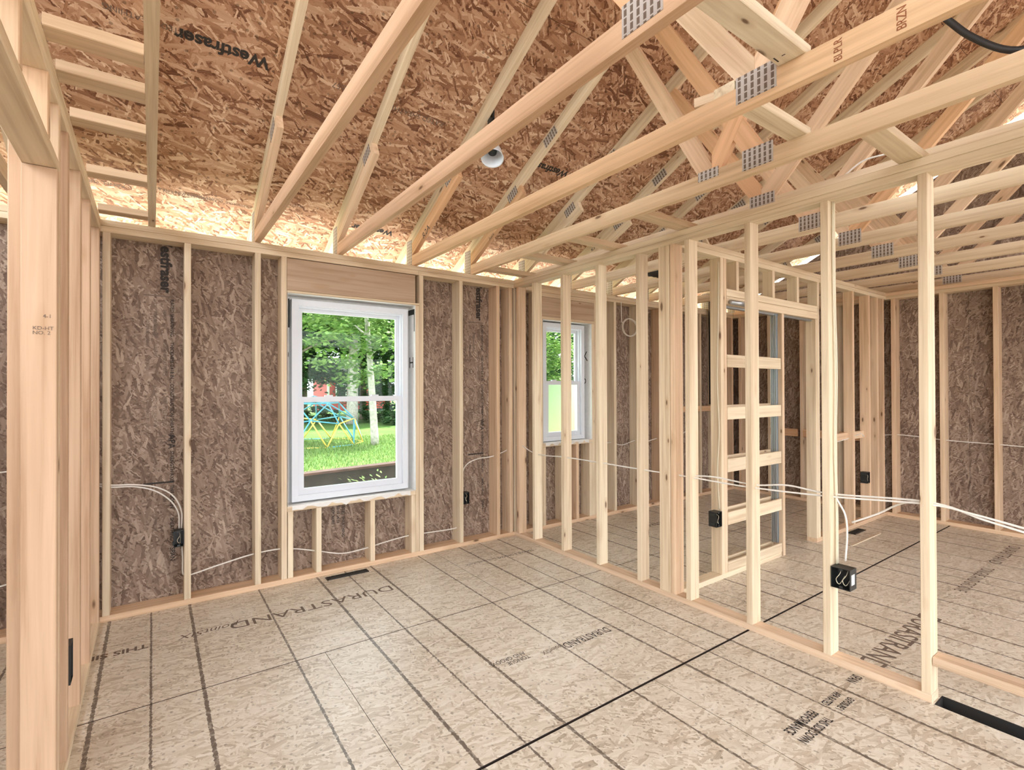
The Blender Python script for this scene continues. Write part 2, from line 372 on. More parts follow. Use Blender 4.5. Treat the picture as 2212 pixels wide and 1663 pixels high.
# ---- floor
fl = empty('floor'); tag(fl, 'pale strand board subfloor sheets with dark printed guide lines', kind='structure')
def panel(name, x, y, holes=()):
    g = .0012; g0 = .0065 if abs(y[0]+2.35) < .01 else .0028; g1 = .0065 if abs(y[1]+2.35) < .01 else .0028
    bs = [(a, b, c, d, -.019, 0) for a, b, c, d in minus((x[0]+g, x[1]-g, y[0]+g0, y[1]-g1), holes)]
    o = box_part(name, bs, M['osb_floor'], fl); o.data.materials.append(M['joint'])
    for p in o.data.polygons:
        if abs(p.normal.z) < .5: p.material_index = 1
    return o
SLOT = (3.112, 3.222, -4.2, -3.212)
rows = [(-1.150, .14, -0.2), (-2.350, -1.150, 1.02), (-3.57, -2.350, -0.2), (-4.79, -3.57, 1.02), (-6.0, -4.79, -.2)]
FP = []
for y0, y1, st in rows:
    xs = [-1.6]
    while xs[-1] < 7.04: xs.append(min(7.04, (st+2.45*len(xs)-0.0) if len(xs) > 1 or st > -1.6 else st))
    xs = sorted(set([-1.6]+[st+2.45*k for k in range(-1, 4) if -1.5 < st+2.45*k < 7.0]+[7.04]))
    for a, b in zip(xs, xs[1:]):
        hl = [SLOT] if (a < 3.15 < b and y0 < -3.2) else []
        FP.append(panel('subfloor_panel', (a, b), (y0, y1), hl))
# crawl space box under the floor, near black, added to block light
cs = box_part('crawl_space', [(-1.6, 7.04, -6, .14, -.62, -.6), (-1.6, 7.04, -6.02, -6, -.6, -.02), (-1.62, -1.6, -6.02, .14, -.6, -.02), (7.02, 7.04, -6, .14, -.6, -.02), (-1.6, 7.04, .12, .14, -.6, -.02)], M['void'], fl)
# duct liner painted near black for the deep shade in the slot
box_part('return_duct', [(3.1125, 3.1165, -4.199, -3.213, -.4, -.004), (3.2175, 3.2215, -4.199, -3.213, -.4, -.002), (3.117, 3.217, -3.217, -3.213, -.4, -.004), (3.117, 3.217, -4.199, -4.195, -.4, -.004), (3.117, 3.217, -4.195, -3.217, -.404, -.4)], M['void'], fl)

# ---- walls
def wall(name, label, loc=(0, 0, 0)): return tag(empty(name, loc), label, kind='structure')
wb = wall('wall_back', 'exterior stud wall with two windows, brown strand board sheathing behind', (3.0, 0.07, 0))
D6 = .14
# windows (rough openings)
W1 = (1.066, 2.079, .56, 2.13); W2 = (3.468, 4.150, .865, 2.118)
holes = [(W1[0], W1[1], W1[2], W1[3]), (W2[0], W2[1], W2[2], W2[3])]
edges = [-1.6, -0.771, .449, 1.705, 2.925, 4.169, 5.329, 6.519, 7.053]
for a, b in zip(edges, edges[1:]):
    bs = [(p, q, .14, .151, c, d) for p, q, c, d in minus((a+.001, b-.001, -.25, 2.45), holes)]
    box_part('sheathing_panel', bs, M['osb_back'], wb)
box_part('light_seal_wrap', [(p, q, .1515, .153, c, d) for p, q, c, d in minus((-1.6, 7.06, -.25, 2.45), holes)], M['wrap'], wb)  # unseen sheet added to seal light leaks at the panel joints
bd('bottom_plate', (-1.6, 7.04), (0, D6), (0, .038), wb, WARM)
for a, b in ((-1.6, 2.108), (2.110, 7.04)): bd('top_plate', (a, b), (0, D6), (TP0, TP1-.001), wb, PALE)
bd('top_plate', (-1.6, 7.04), (0, D6), (TP1, TOP), wb, PALE)
def st(x0, z0=.038, z1=TP0, w=.038, pal=None, y=(0, D6)): return bd('stud', (x0, x0+w), y, (z0, z1), wb, pal)
for x in (-1.2, -.79, -.38, .009, .43, .851): st(x)
st(1.024)                                   # king left
st(1.066+.001-.0, .038, W1[2]-.038, .037)   # trimmer left below sill
st(1.268, .038, W1[2]-.038); st(1.686, .038, W1[2]-.038)
st(2.040, .038, W1[2]-.038)
st(2.080, .038, 2.131, .034); st(2.116, pal=PALE)
st(2.506); st(2.907, pal=WARM+ORANGE); st(3.055, pal=WARM)
st(3.112, w=.036, pal=PALE); st(3.150, w=.036)
st(3.392); st(3.430, .038, W2[3]+.001); st(4.151, .038, W2[3]+.001); st(4.190)
st(3.468+.001, .038, W2[2]-.038, .037); st(3.74, .038, W2[2]-.038); st(3.92, .038, W2[2]-.038); st(4.112, .038, W2[2]-.038)
for x in (4.50, 4.905, 5.31, 5.72, 6.115, 6.50, 6.862): st(x, pal=WARM+PALE)
bd('window_header', (1.063, 2.078), (.0, .038), (2.150, 2.385), wb, [(.54, .41, .30)])
bd('window_header', (1.063, 2.078), (.045, .083), (2.150, 2.385), wb, WARM)
bd('header_plate', (1.063, 2.114), (.0, .089), (2.132, 2.149), wb, PALE)
bd('window_header', (3.431, 4.188), (.0, .038), (2.150, 2.345), wb, [(.54, .41, .30)])
bd('header_plate', (3.431, 4.188), (.0, .12), (2.120, 2.149), wb, PALE)
bd('header_plate', (3.431, 4.188), (.0, .12), (2.347, 2.389), wb, PALE)
bd('window_sill_plate', (1.063, 2.078), (0, D6), (W1[2]-.038, W1[2]), wb, PALE)
bd('window_sill_plate', (3.468, 4.150), (0, D6), (W2[2]-.038, W2[2]), wb, PALE)
bd('blocking', (5.76, 6.112), (0, .038), (1.11, 1.18), wb, ORANGE); bd('blocking', (6.156, 6.497), (0, .038), (1.11, 1.18), wb, ORANGE)

wl = wall('wall_left', 'interior stud wall beside a doorway with flat header and top plates', (-.045, -1.2, 0))
PLW = (-.089, 0)
def lw(y0, z0=.038, z1=TP0, d=.038, pal=None, x=PLW, name='stud'): return bd(name, x, (y0, y0+d), (z0, z1), wl, pal)
DW = [(.66, .46, .32), (.64, .45, .31)]
lw(-1.723, .038, 2.158, .037, DW); lw(-1.685, pal=WARM); lw(-1.46, pal=DW); lw(-1.045, pal=DW); lw(-.630, pal=DW); lw(-.078, pal=DW)
bd('stud', (-.128, -.090), (-1.672, -1.585), (0, 2.39), wl, DW)
bd('bottom_plate', PLW, (-1.723, -.002), (0, .0375), wl, PALE)
bd('top_plate', PLW, (-4.9, -.002), (TP0+.0005, TP1-.001), wl, PALE); bd('top_plate', PLW, (-4.9, -.002), (TP1, TOP), wl, PALE)
bd('door_header', PLW, (-3.5, -1.687), (2.160, 2.198), wl, PALE)
for y in (-1.905, -2.315, -2.72, -3.13): lw(y, 2.199, TP0, .038, WARM, name='cripple_stud')
lw(-3.5, .038, 2.158); lw(-3.54)

wr = wall('wall_right', 'open pale stud partition with white cable threaded through its studs', (3.15, -1.6, 0))
PR = (XR0, XR1)
bd('bottom_plate', PR, (-3.205, -.002), (0, .038), wr, [(.78, .60, .44)])
bd('top_plate', PR, (-4.9, -.002), (TP0+.0005, TP1-.001), wr, PALE); bd('top_plate', PR, (-4.9, -.002), (TP1, TOP), wr, PALE)
def rs(y1, d=.038, pal=None, x=PR, z1=TP0, name='stud'): return bd(name, x, (y1-d, y1), (.0385, z1), wr, pal)
for y, pal in ((-.285, PALE), (-.685, PALE), (-1.104, PALE), (-1.514, PALE), (-1.924, PALE), (-2.337, PALE), (-2.754, PALE), (-3.166, PALE)): rs(y, pal=pal)
rs(-.04, pal=WARM)
# built-up post where the cross wall meets
bd('post', (XR0, XR0+.038), (-1.803, -1.714), (.0385, TP0), wr, [(.80, .66, .48)])
bd('post', (XR0+.04, XR0+.078), (-1.800, -1.716), (.0385, TP0), wr, ORANGE)
bd('post', (XR0+.001, XR0+.09), (-1.845, -1.807), (.0385, TP0), wr, WARM)
# low rail across the return-air bay and the far jamb out of view
bd('rail', (XR0+.01, XR0+.099), (-4.1, -3.206), (.168, .206), wr, [(.74, .57, .42)])
bd('stud', PR, (-4.16, -4.122), (.0, TP0), wr)

wi = wall('wall_inner', 'cross partition with pocket door frame, slats and steel uprights', (4.8, -1.77, 0))
YI = (YB0, YB1)
bd('top_plate', (XR1+.002, XB-.002), YI, (TP0+.0005, TP1-.001), wi, PALE); bd('top_plate', (XR1+.002, XB-.002), YI, (TP1, TOP), wi, PALE)
bd('bottom_plate', (XR1+.002, 4.57), YI, (0, .036), wi, PALE); bd('bottom_plate', (5.215, XB-.002), YI, (0, .038), wi, WARM)
def ws(x0, z0=.0385, z1=TP0, w=.038, pal=None, name='stud'): return bd(name, (x0, x0+w), YI, (z0, z1), wi, pal)
ws(XR1+.003, pal=PALE); ws(3.698, .037, pal=PALE); ws(3.737, .037, pal=WARM)
ws(4.60, .0, 2.046, pal=WARM)
ws(5.212, .0385, 2.046, pal=PALE); ws(5.251, pal=PALE); ws(5.61, pal=WARM); ws(6.017, pal=WARM); ws(6.418, pal=WARM); ws(6.640, pal=WARM); ws(6.80, pal=WARM)
bd('bottom_board', (3.776, 4.575), (YB0-.001, YB0+.018), (.037, .112), wi, PALE); bd('bottom_board', (3.776, 4.575), (YB1-.018, YB1), (.037, .112), wi, PALE)
for z0, z1 in ((1.575, 1.667), (1.180, 1.275), (.785, .885), (.390, .485)):
    bd('slat', (3.776, 4.572), (YB0-.002, YB0+.018), (z0, z1), wi, PALE); bd('slat', (3.776, 4.572), (YB1-.018, YB1), (z0+.012, z1+.012), wi, PALE)
for x0, x1, y in ((4.540, 4.568, YB0+.020), (4.540, 4.568, YB1-.042)):
    box_part('steel_upright', [(x0, x0+.004, y, y+.022, .113, 2.046), (x1-.004, x1, y, y+.022, .113, 2.046), (x0, x1, y+.009, y+.013, .113, 2.046)], M['steel'], wi)
bd('pocket_header', (3.776, 5.285), (YB0, YB0+.038), (2.112, 2.168), wi, PALE); bd('pocket_header', (3.776, 5.250), YI, (2.048, 2.110), wi, PALE)
bd('pocket_header', (3.776, 5.285), (YB1-.038, YB1), (2.112, 2.168), wi, PALE)
box_part('door_track', [(3.79, 5.2, -1.785, -1.756, 2.030, 2.047)], M['steel'], wi)
for x in (3.91, 4.451, 4.868): bd('cripple_stud', (x, x+.038), YI, (2.169, TP0), wi, PALE)
bd('blocking', (5.65, 6.016), (YB1-.038, YB1), (.885, .96), wi, WARM); bd('blocking', (6.056, 6.417), (YB1-.038, YB1), (.885, .96), wi, WARM)

wf = wall('wall_far_right', 'exterior gable stud wall with reddish strand board sheathing', (7.0, -2.5, 0))
for a, b in ((-6.0, -4.92), (-4.92, -3.70), (-3.70, -2.48), (-2.48, -1.26), (-1.26, -.04), (-.04, .139)):
    box_part('sheathing_panel', [(7.041, 7.052, a+.001, b-.001, -.25, 2.46)], M['osb_side'], wf)
box_part('light_seal_wrap', [(7.0535, 7.055, -6.0, .15, -.25, 2.60)], M['wrap'], wf)  # same added sheet, blocks light leaks through the side sheathing
bd('bottom_plate', (XB, 7.04), (-6, -.002), (0, .038), wf, WARM)
bd('top_plate', (XB, 7.04), (-6, -.002), (TP0+.0005, TP1-.001), wf, PALE); bd('top_plate', (XB, 7.04), (-6, -.002), (TP1, TOP), wf, WARM)
for y in (-.075, -.48, -.89, -1.30, -1.70, -1.857, -2.277, -2.688, -3.095, -3.50, -3.91, -4.32): bd('stud', (XB, 7.04), (y-.038, y), (.0385, TP0), wf, WARM+PALE)
for y0, y1 in ((-.852, -.482), (-1.262, -.892), (-1.662, -1.302)): bd('blocking', (XB, XB+.038), (y0, y1), (.80, .893), wf, ORANGE)

wx = wall('wall_added_left', 'unseen exterior wall behind the left stud wall, added to limit side light', (-1.65, -4.5, 0))  # added to cut side light, left open above to let some in
def added_left_panel():
    zf = lambda y: zr(RIDGE)+RS*(y-RIDGE)
    pts = [(.14, -.25), (.14, 2.46), (-5.0, 2.46), (-5.0, -.25)]
    n = len(pts); v = [(0, y, z) for y, z in pts]+[(.011, y, z) for y, z in pts]
    put('sheathing_panel', mesh_from(v, [tuple(range(n)), tuple(range(n, 2*n))]+[(i, (i+1) % n, n+(i+1) % n, n+i) for i in range(n)], M['osb_side']), None, Matrix.Translation((-1.612, 0, 0)), wx)
added_left_panel()
for k in range(12): bd('stud', (-1.60, -1.46), (-.04-.41*k-.038, -.04-.41*k), (.0385, TP0), wx)

wfr = wall('wall_added_front', 'unseen front wall with two wide openings, added to cut light from behind', (2.7, -8.9, 0))  # unseen, added to cut light from behind; its openings are invented
box_part('sheathing_panel', [(p, q, -8.912, -8.901, c, d) for p, q, c, d in minus((-1.6, 7.05, -.25, 2.46), [(-.4, 2.2, 0, 2.2), (3.4, 6.0, 0, 2.2)])], M['osb_back'], wfr)
bd('top_plate', (-1.6, 7.04), (-8.9, -8.76), (TP0, TOP), wfr, PALE)

# ---- roof deck
ce = empty('ceiling'); tag(ce, 'sloping underside of the strand board roof deck above the trusses', kind='structure')
def deck(x0, x1, y0, y1):
    n = Vector((0, .4472, .8944)); t = .0115; g = .0012
    a = [Vector((x, y, zr(y))) for x, y in ((x0+g, y0+g), (x1-g, y0+g), (x1-g, y1-g), (x0+g, y1-g))]
    v = a+[p+n*t for p in a]; c = (v[0]+v[6])/2
    me = mesh_from([tuple(p-c) for p in v], [(0, 1, 2, 3), (4, 5, 6, 7), (0, 1, 5, 4), (1, 2, 6, 5), (2, 3, 7, 6), (3, 0, 4, 7)], M['osb_roof'])
    return put('roof_panel', me, None, Matrix.Translation(c), ce)
ys = [.50, -.59, -1.68, -2.77, -3.86, RIDGE]
for i, (a, b) in enumerate(zip(ys, ys[1:])):
    st0 = 0.256 if i % 2 else -.96
    xs = [-1.9]+[st0+2.44*k for k in range(-1, 5) if -1.8 < st0+2.44*k < 7.3]+[7.42]
    for c, d in zip(xs, xs[1:]): deck(c, d, b, a)
def added_front_deck(x0, x1, y0, y1):  # unseen front slope, added to cut sky light from behind
    zf = lambda y: zr(RIDGE)+RS*(y-RIDGE)
    n = Vector((0, -.4472, .8944)); t = .0115
    a = [Vector((x, y, zf(y))) for x, y in ((x0, y0), (x1, y0), (x1, y1), (x0, y1))]; v = a+[p+n*t for p in a]; c = (v[0]+v[6])/2
    put('roof_panel', mesh_from([tuple(p-c) for p in v], [(0, 1, 2, 3), (4, 5, 6, 7), (0, 1, 5, 4), (1, 2, 6, 5), (2, 3, 7, 6), (3, 0, 4, 7)], M['osb_roof']), None, Matrix.Translation(c), ce)
def light_seal_felt(y0, y1, zf, n):  # unseen layer added above the deck so light cannot leak through seams
    a = [Vector((x, y, zf(y)))+n*.0125 for x, y in ((-1.9, y0), (7.42, y0), (7.42, y1), (-1.9, y1))]; v = a+[p+n*.002 for p in a]; c = (v[0]+v[6])/2
    put('light_seal_felt', mesh_from([tuple(p-c) for p in v], [(0, 1, 2, 3), (4, 5, 6, 7), (0, 1, 5, 4), (1, 2, 6, 5), (2, 3, 7, 6), (3, 0, 4, 7)], M['black']), None, Matrix.Translation(c), ce)
light_seal_felt(RIDGE, .50, zr, Vector((0, .4472, .8944))); light_seal_felt(RIDGE-4.36, RIDGE, lambda y: zr(RIDGE)+RS*(y-RIDGE), Vector((0, -.4472, .8944)))
for k in range(4):
    for c in range(4): added_front_deck(-1.9+2.33*c+.001, -1.9+2.33*(c+1)-.001, RIDGE-1.09*(k+1)+.001, RIDGE-1.09*k-.002)
bd('fascia', (-1.9, 7.42), (.502, .54), (zr(.5)-.125, zr(.5)+.02), ce, PALE)

# ---- gable end sheathing above the far right wall (leaves a gap below the deck)
def gable():
    pts = [(.12, 2.47), (-4.6, 2.47), (-4.6, zr(-4.6)-.24), (.12, 2.48)]
    v = [(0, y, z) for y, z in pts]+[(.011, y, z) for y, z in pts]
    me = mesh_from(v, [(0, 1, 2, 3), (4, 5, 6, 7), (0, 1, 5, 4), (1, 2, 6, 5), (2, 3, 7, 6), (3, 0, 4, 7)], M['osb_side'])
    put('gable_panel', me, None, Matrix.Translation((7.041, 0, 0)), wf)
gable()

# ================================================================== TRUSSES
def clip(poly, a, b, c):
    """keep a*y+b*z<=c"""
    out = []
    for i in range(len(poly)):
        p, q = poly[i], poly[(i+1) % len(poly)]; dp = a*p[0]+b*p[1]-c; dq = a*q[0]+b*q[1]-c
        if dp <= 0: out.append(p)
        if (dp < 0 < dq) or (dq < 0 < dp):
            t = dp/(dp-dq); out.append((p[0]+(q[0]-p[0])*t, p[1]+(q[1]-p[1])*t))
    return out
def member(name, poly, d, x0, parent, pal=None, t=.038):
    """poly in (y,z), d direction of grain in (y,z)"""
    if len(poly) < 3: return None
    L = math.hypot(*d); X = Vector((0, d[0]/L, d[1]/L)); Y = Vector((0, -d[1]/L, d[0]/L))   # X x Y = +x
    cy = sum(p[0] for p in poly)/len(poly); cz = sum(p[1] for p in poly)/len(poly)
    loc = [((p[0]-cy)*X.y+(p[1]-cz)*X.z, (p[0]-cy)*Y.y+(p[1]-cz)*Y.z) for p in poly]
    n = len(loc); v = [(a, b, -t/2) for a, b in loc]+[(a, b, t/2) for a, b in loc]
    f = [tuple(range(n)), tuple(range(n, 2*n))]+[(i, (i+1) % n, n+(i+1) % n, n+i) for i in range(n)]
    o = put(name, mesh_from(v, f, M['wood']), None, frame_mat((x0+.019, cy, cz), X, Y), parent); tint(o, pal); return o
def strip(A, B, w):
    d = Vector((B[0]-A[0], B[1]-A[1])).normalized(); n = Vector((-d.y, d.x))*w/2; A = Vector(A); B = Vector(B); e = d*.4
    return [tuple(A-e+n), tuple(B+e+n), tuple(B+e-n), tuple(A-e-n)], tuple(d)
TC = .0995   # vertical depth of a sloping 89 mm chord
BC = 2.556
def plate(parent, x, y, z, w, h, rot=0, side=-1):
    o = put('connector_plate', board_mesh(w, h, .0016, M['steel_plate'], .0001), None,
            frame_mat((x+(-.001 if side < 0 else .039), y, z), (0, math.cos(rot), math.sin(rot)), (0, -math.sin(rot), math.cos(rot))), parent)
    return o
SL = math.atan2(RS, -1)   # direction of the top chord
def truss(x, label, webs, pals=(PALE, PALE, PALE), plates=(), slider=-.74):
    t = empty('roof_truss', (x+.019, 0.07, TOP)); tag(t, label, 'truss', 'roof trusses over the rooms')
    y0, y1 = .48, RIDGE
    member('top_chord', [(y0, zr(y0)-.001), (y0, zr(y0)-TC), (y1, zr(y1)-TC), (y1, zr(y1)-.001)], (-1, RS), x, t, pals[0])
    member('bottom_chord', [(.138, TOP+.0005), (-5.3, TOP+.0005), (-5.3, BC), (.138, BC)], (-1, 0), x, t, pals[1])
    sp = [(.138, zr(.138)-TC-.001), (.138, zr(.138)-2*TC), (slider-.089*.447, zr(slider)-TC-.089*.894-.005), (slider, zr(slider)-TC-.001)]
    sp = clip(sp, 0, -1, -(BC+.001)); member('slider', sp, (-1, RS), x, t, pals[2])
    for wi_, ((ya, za), (yb, zb), lim) in enumerate(webs):
        poly, d = strip((ya, za), (yb, zb), .089)
        poly = clip(poly, 0, -1, -(BC+.001)); poly = clip(poly, RS, 1, RZ-TC-.001); poly = clip(poly, -1, 0, -RIDGE)
        if lim is not None:
            s, yy = lim
            poly = clip(poly, s, 0, s*yy)
        member('web', poly, d, x, t, WARM+ORANGE, .038-.004*wi_)
    for (y, z, w, h, rot) in plates: plate(t, x, y, z, w, h, rot)
    plate(t, x, .075, 2.585, .10, .215)                       # heel
    plate(t, x, slider+.10, zr(slider+.10)-TC+.005, .13, .075, math.atan2(RS, -1)+math.pi)
    return t
def fink(j, up=.78, w=1.3):
    return [((j, BC), (j+up, BC+1.47*up), (-1, j)), ((j, BC), (RIDGE, zr(RIDGE)-.1), (1, j))]
jp = lambda j: (j-.005, BC-.015, .153, .10, 0)
XT = [-.372, .237, .850, 1.432, 2.060, 2.640, 3.262, 3.885, 4.505, 5.135, 5.745, 6.36, 6.985]
names = ['pine roof truss over the room behind the left stud wall', 'pine roof truss nearest the left stud wall, short blocks nailed to it',
         'pine roof truss, second from the left stud wall into the room', 'pine roof truss, third from the left stud wall, wide block nailed to it',
         'orange-toned pine roof truss with black stamped letters on its bottom chord', 'pine roof truss with drilled nail marks, last before the open partition',
         'pine roof truss resting directly above the open stud partition', 'pine roof truss, first one beyond the open stud partition',
         'pine roof truss, second one beyond the open stud partition', 'pine roof truss, third one beyond the open stud partition',
         'pine roof truss, fourth one beyond the open stud partition', 'pine roof truss next to the far gable wall', 'gable end truss standing on the far exterior wall']
TR = []
for i, x in enumerate(XT):
    pal = (PALE, PALE, PALE)
    if i in (2, 3): pal = (PALE+WARM, [(.72, .50, .33)], WARM)
    if i == 4: pal = (PALE, [(.78, .55, .34)], ORANGE)
    if i == 5: pal = (PALE, [(.78, .60, .40)], ORANGE)
    j = -2.98 if i <= 4 else -2.36
    webs = fink(j); pl = [jp(j)]
    if i == 5:
        webs = [((-2.40, BC), (-1.85, 3.55), (-1, -2.43)), ((-2.43, BC), (-3.5, 4.35), (1, -2.43)), ((-2.67, BC), (-2.03, 3.62), None)]
        pl = [(-2.675, BC-.015, .153, .10, 0), (-2.41, BC-.012, .12, .05, 0)]
    if i >= 5: pl += [(-1.12, zr(-1.12)-.06, .15, .075, math.atan2(RS, -1)+math.pi)]
    TR.append(truss(x, names[i], webs, pal, pl))
lettering('R2A', .075, (XT[4]-.0015, -.20, 2.64), (0, -.894, .447), (0, .447, .894), M['ink'], TR[4], name='handwriting')
lettering('hatt', .05, (XT[5]-.0015, -.30, 2.70), (0, -.894, .447), (0, .447, .894), M['ink'], TR[5], name='handwriting')
lettering('K3', .05, (XT[7]-.0015, -.28, 2.80), (0, -.894, .447), (0, .447, .894), M['ink'], TR[7], name='handwriting')
lettering('BLPLR', .036, (XT[4]-.0015, -3.27, 2.475), (0, 0, 1), (0, 1, 0), M['ink_red'], TR[4], name='stamp', sx=.75)
lettering('BRZN', .036, (XT[4]-.0015, -3.44, 2.478), (0, 0, 1), (0, 1, 0), M['ink_red'], TR[4], name='stamp', sx=.75)

# ---- flat blocking between trusses and plates (things nailed across)
def block(x, y, label, group, z=TOP, h=.038, pal=None):
    o = bd('blocking_board', x, y, (z, z+h), None, pal); tag(o, label, 'board', group); return o
XL = (-.088, XT[1]-.001)
for y, n in ((-2.02, 'over the doorway header'), (-1.768, 'above the doorway post'), (-1.424, 'two studs back from the doorway post'), (-.829, 'midway along the left stud wall'), (-.20, 'beside the back wall plate')):
    block((0.0, XL[1]), (y, y+.087), 'flat pine block off the left stud wall '+n, 'flat blocks over the left wall', z=TOP+.001, pal=[(.68, .52, .36)])
bk = block((XT[3]+.002, XT[4]+.036), (-3.160, -3.066), 'wide pale pine block with a black stamp lying across two truss chords', None, z=BC+.001, pal=[(.82, .73, .56)])
lettering('I -', .05, (XT[4]-.06, -3.075, BC+.0003), (0, -1, 0), (1, 0, 0), M['ink'], bk, name='stamp')
block((XT[4]+.002, XT[5]+.036), (-2.902, -2.815), 'pale pine block lying on the stamped truss chord and its neighbour', None, z=BC+.001, pal=[(.80, .70, .52)])
sc = bd('wood_scrap', (XT[4]+.045, XT[4]+.135), (-2.80, -2.69), (BC+.03, BC+.068), None, [(.82, .66, .46)]); sc.rotation_euler.z += .3; tag(sc, 'small pine offcut perched beside the stamped truss chord', 'wood offcut')
block((XT[5]+.039, XR1), (-3.19, -3.095), 'pale pine block with frayed bright end landing on the open partition', 'flat blocks onto the open partition', z=TOP+.001, pal=[(.78, .65, .46)])
for y, n in ((-1.965, 'by the built-up post'), (-1.36, 'second from the back wall corner block'), (-.80, 'next to the corner block'), (-.235, 'in the back wall corner')):
    block((XT[5]+.039, XR1), (y, y+.092), 'flat pine block onto the open partition '+n, 'flat blocks onto the open partition', z=TOP+.001, pal=[(.70, .55, .38)])
for y in (-1.2, -2.6):
    pass

# ================================================================== WINDOWS
def window(name, W, fr, rail, frost, label, marks):
    x0, x1, z0, z1 = W; a, b, c, d = fr
    w = tag(empty(name, ((a+b)/2, .09, c)), label, kind='structure')
    def ring(n, a, b, c, d, t, y0, y1, mat, par=w):
        return box_part(n, [(a, a+t, y0, y1, c, d), (b-t, b, y0, y1, c, d), (a+t, b-t, y0, y1, c, c+t), (a+t, b-t, y0, y1, d-t, d)], mat, par)
    ring('frame', a, b, c, d, .045, .062, .150, M['vinyl'])
    ring('frame_lip', a+.045, b-.045, c+.045, d-.045, .012, .085, .148, M['vinyl'])
    m = (c+d)/2 if rail is None else rail
    su = ring('upper_sash', a+.050, b-.050, m-.02, d-.05, .036, .118, .140, M['vinyl'])
    lo = ring('lower_sash', a+.050, b-.050, c+.05, m+.022, .040, .084, .112, M['vinyl'])
    box_part('pane', [(a+.086, b-.086, .127, .131, m+.016, d-.086)], M['glass'], su)
    box_part('pane', [(a+.090, b-.090, .096, .100, c+.09, m-.018)], M['frost'] if frost else M['glass'], lo)
    for k in (.3, .7): box_part('sash_lock', [(a+(b-a)*k-.03, a+(b-a)*k+.03, .088, .112, m+.022, m+.034)], M['vinyl'], lo)
    # flashing membrane lining the rough opening
    e = .0022
    wr_ = box_part('flashing_membrane', [(x0+.0003, x0+e, -.001, .139, z0+e, z1-e), (x1-e, x1-.0003, -.001, .139, z0+e, z1-e), (x0, x1, -.001, .139, z1-e, z1-.0003), (x0, x1, -.003, .139, z0+.0003, z0+e),
        (x0+e, a, .1385, .1395, z0+e, z1-e), (b, x1-e, .1385, .1395, z0+e, z1-e), (a, b, .1385, .1395, d, z1-e), (a, b, .1385, .1395, z0+e, c)], M['wrap'], w)
    # membrane folded over the front of the sill
    v, f = [], []; n = 26
    for i in range(n+1):
        x = x0+.03+(x1-x0-.08)*i/n; dz = .022+.012*math.sin(i*1.3)+.008*math.sin(i*2.9+1)
        v += [(x, -.0035, z0+e), (x, -.0045, z0-dz)]
    for i in range(n): f.append((2*i, 2*i+1, 2*i+3, 2*i+2))
    put('membrane_flap', mesh_from(v, f, M['wrap']), None, None, w)
    marks(w, x0, x1, z0, z1, a, b)
    return w
def marks1(w, x0, x1, z0, z1, a, b):
    box_part('black_tape', [(x0+.003, a-.001, .1365, .138, z1-.24, z1-.02)], M['black_tape'], w)
    box_part('black_tape', [(x1-.0045, x1-.0025, .012, .135, z1-.075, z1-.03), (x1-.0045, x1-.0025, .012, .022, z1-.22, z1-.075)], M['black_tape'], w)
    lettering('H', .135, (x1-.0035, .125, 1.60), (0, -1, 0), (0, 0, 1), M['ink'], w)
    lettering('o', .13, (x0+.002, .1375, 1.655), (1, 0, 0), (0, 0, 1), M['ink'], w, sx=.5)
    lettering('MEZ', .03, (x0+.002, .1375, 1.46), (1, 0, 0), (0, 0, 1), M['ink'], w, sx=.6)
def marks2(w, x0, x1, z0, z1, a, b):
    lettering('K', .15, (x1-.0035, .135, 1.72), (0, -1, 0), (0, 0, 1), M['ink'], w, sx=.8)
    lettering('p', .13, (x1-.0035, .135, 1.47), (0, -1, 0), (0, 0, 1), M['ink'], w, sx=.8)
window('window_1', W1, (1.108, 2.036, .575, 2.098), 1.34, False, 'white vinyl sash window looking onto the lawn', marks1)
window('window_2', W2, (3.520, 4.100, .873, 2.100), 1.475, True, 'small white sash window with obscure lower pane behind the partition', marks2)

# ================================================================== PRINT ON PANELS
def wall_print(x, parent, dz=0.0):
    D = (0, 0, -1); R = (1, 0, 0); y = .1385
    lettering('Westfraser', .088, (x-.03, y, 2.475+dz), D, R, M['ink'], parent, bold=.0035)
    box_part('printed_rule', [(x-.125, x+.045, y-.0003, y+.0005, 2.043+dz, 2.051+dz)], M['ink_soft'], parent)
    box_part('printed_rule', [(x-.125, x+.045, y-.0003, y+.0005, .795+dz, .806+dz)], M['ink'], parent)
    for dx, z, sz, t in ((.022, 2.03, .030, 'RATED SHEATHING'), (-.018, 1.96, .030, '24/16'), (.022, 1.74, .029, 'THICKNESS 0.418 IN'), (-.018, 1.74, .028, 'PS2-10 SHEATHING'),
                         (.022, 1.46, .030, 'CONSTRUCTION SHEATHING'), (-.018, 1.40, .028, '1 TRSF / 762 E / FZ'), (.012, 1.12, .055, 'APA'), (-.035, 1.12, .045, '316'),
                         (.022, 1.01, .030, 'STRENGTH AXIS'), (.022, .78, .030, 'THIS SIDE IN'), (-.018, .76, .028, 'CE CEM'), (.022, .56, .030, 'SHEATHING'), (.022, .36, .04, 'SPAN')):
        lettering(t, sz, (x+dx, y, z+dz), D, R, M['ink'] if dx > 0 else M['ink_soft'], parent, sx=.95, bold=.0006)
    for z, t in ((2.02, 'SIZED FOR SPACING'), (1.94, 'PANEL GRADE'), (1.72, 'TESTED'), (1.45, 'ACCEPTED BY SPACING'), (1.08, '(E)'), (.98, 'DIR AXIS'), (.60, 'EXPOSURE 1')):
        lettering(t, .027, (x-.07, y, z+dz), D, R, M['ink_soft'], parent, sx=.95)
        if z > 1.3: lettering(t, .024, (x-.11, y, z-.1+dz), D, R, M['ink_soft'], parent, sx=.9)
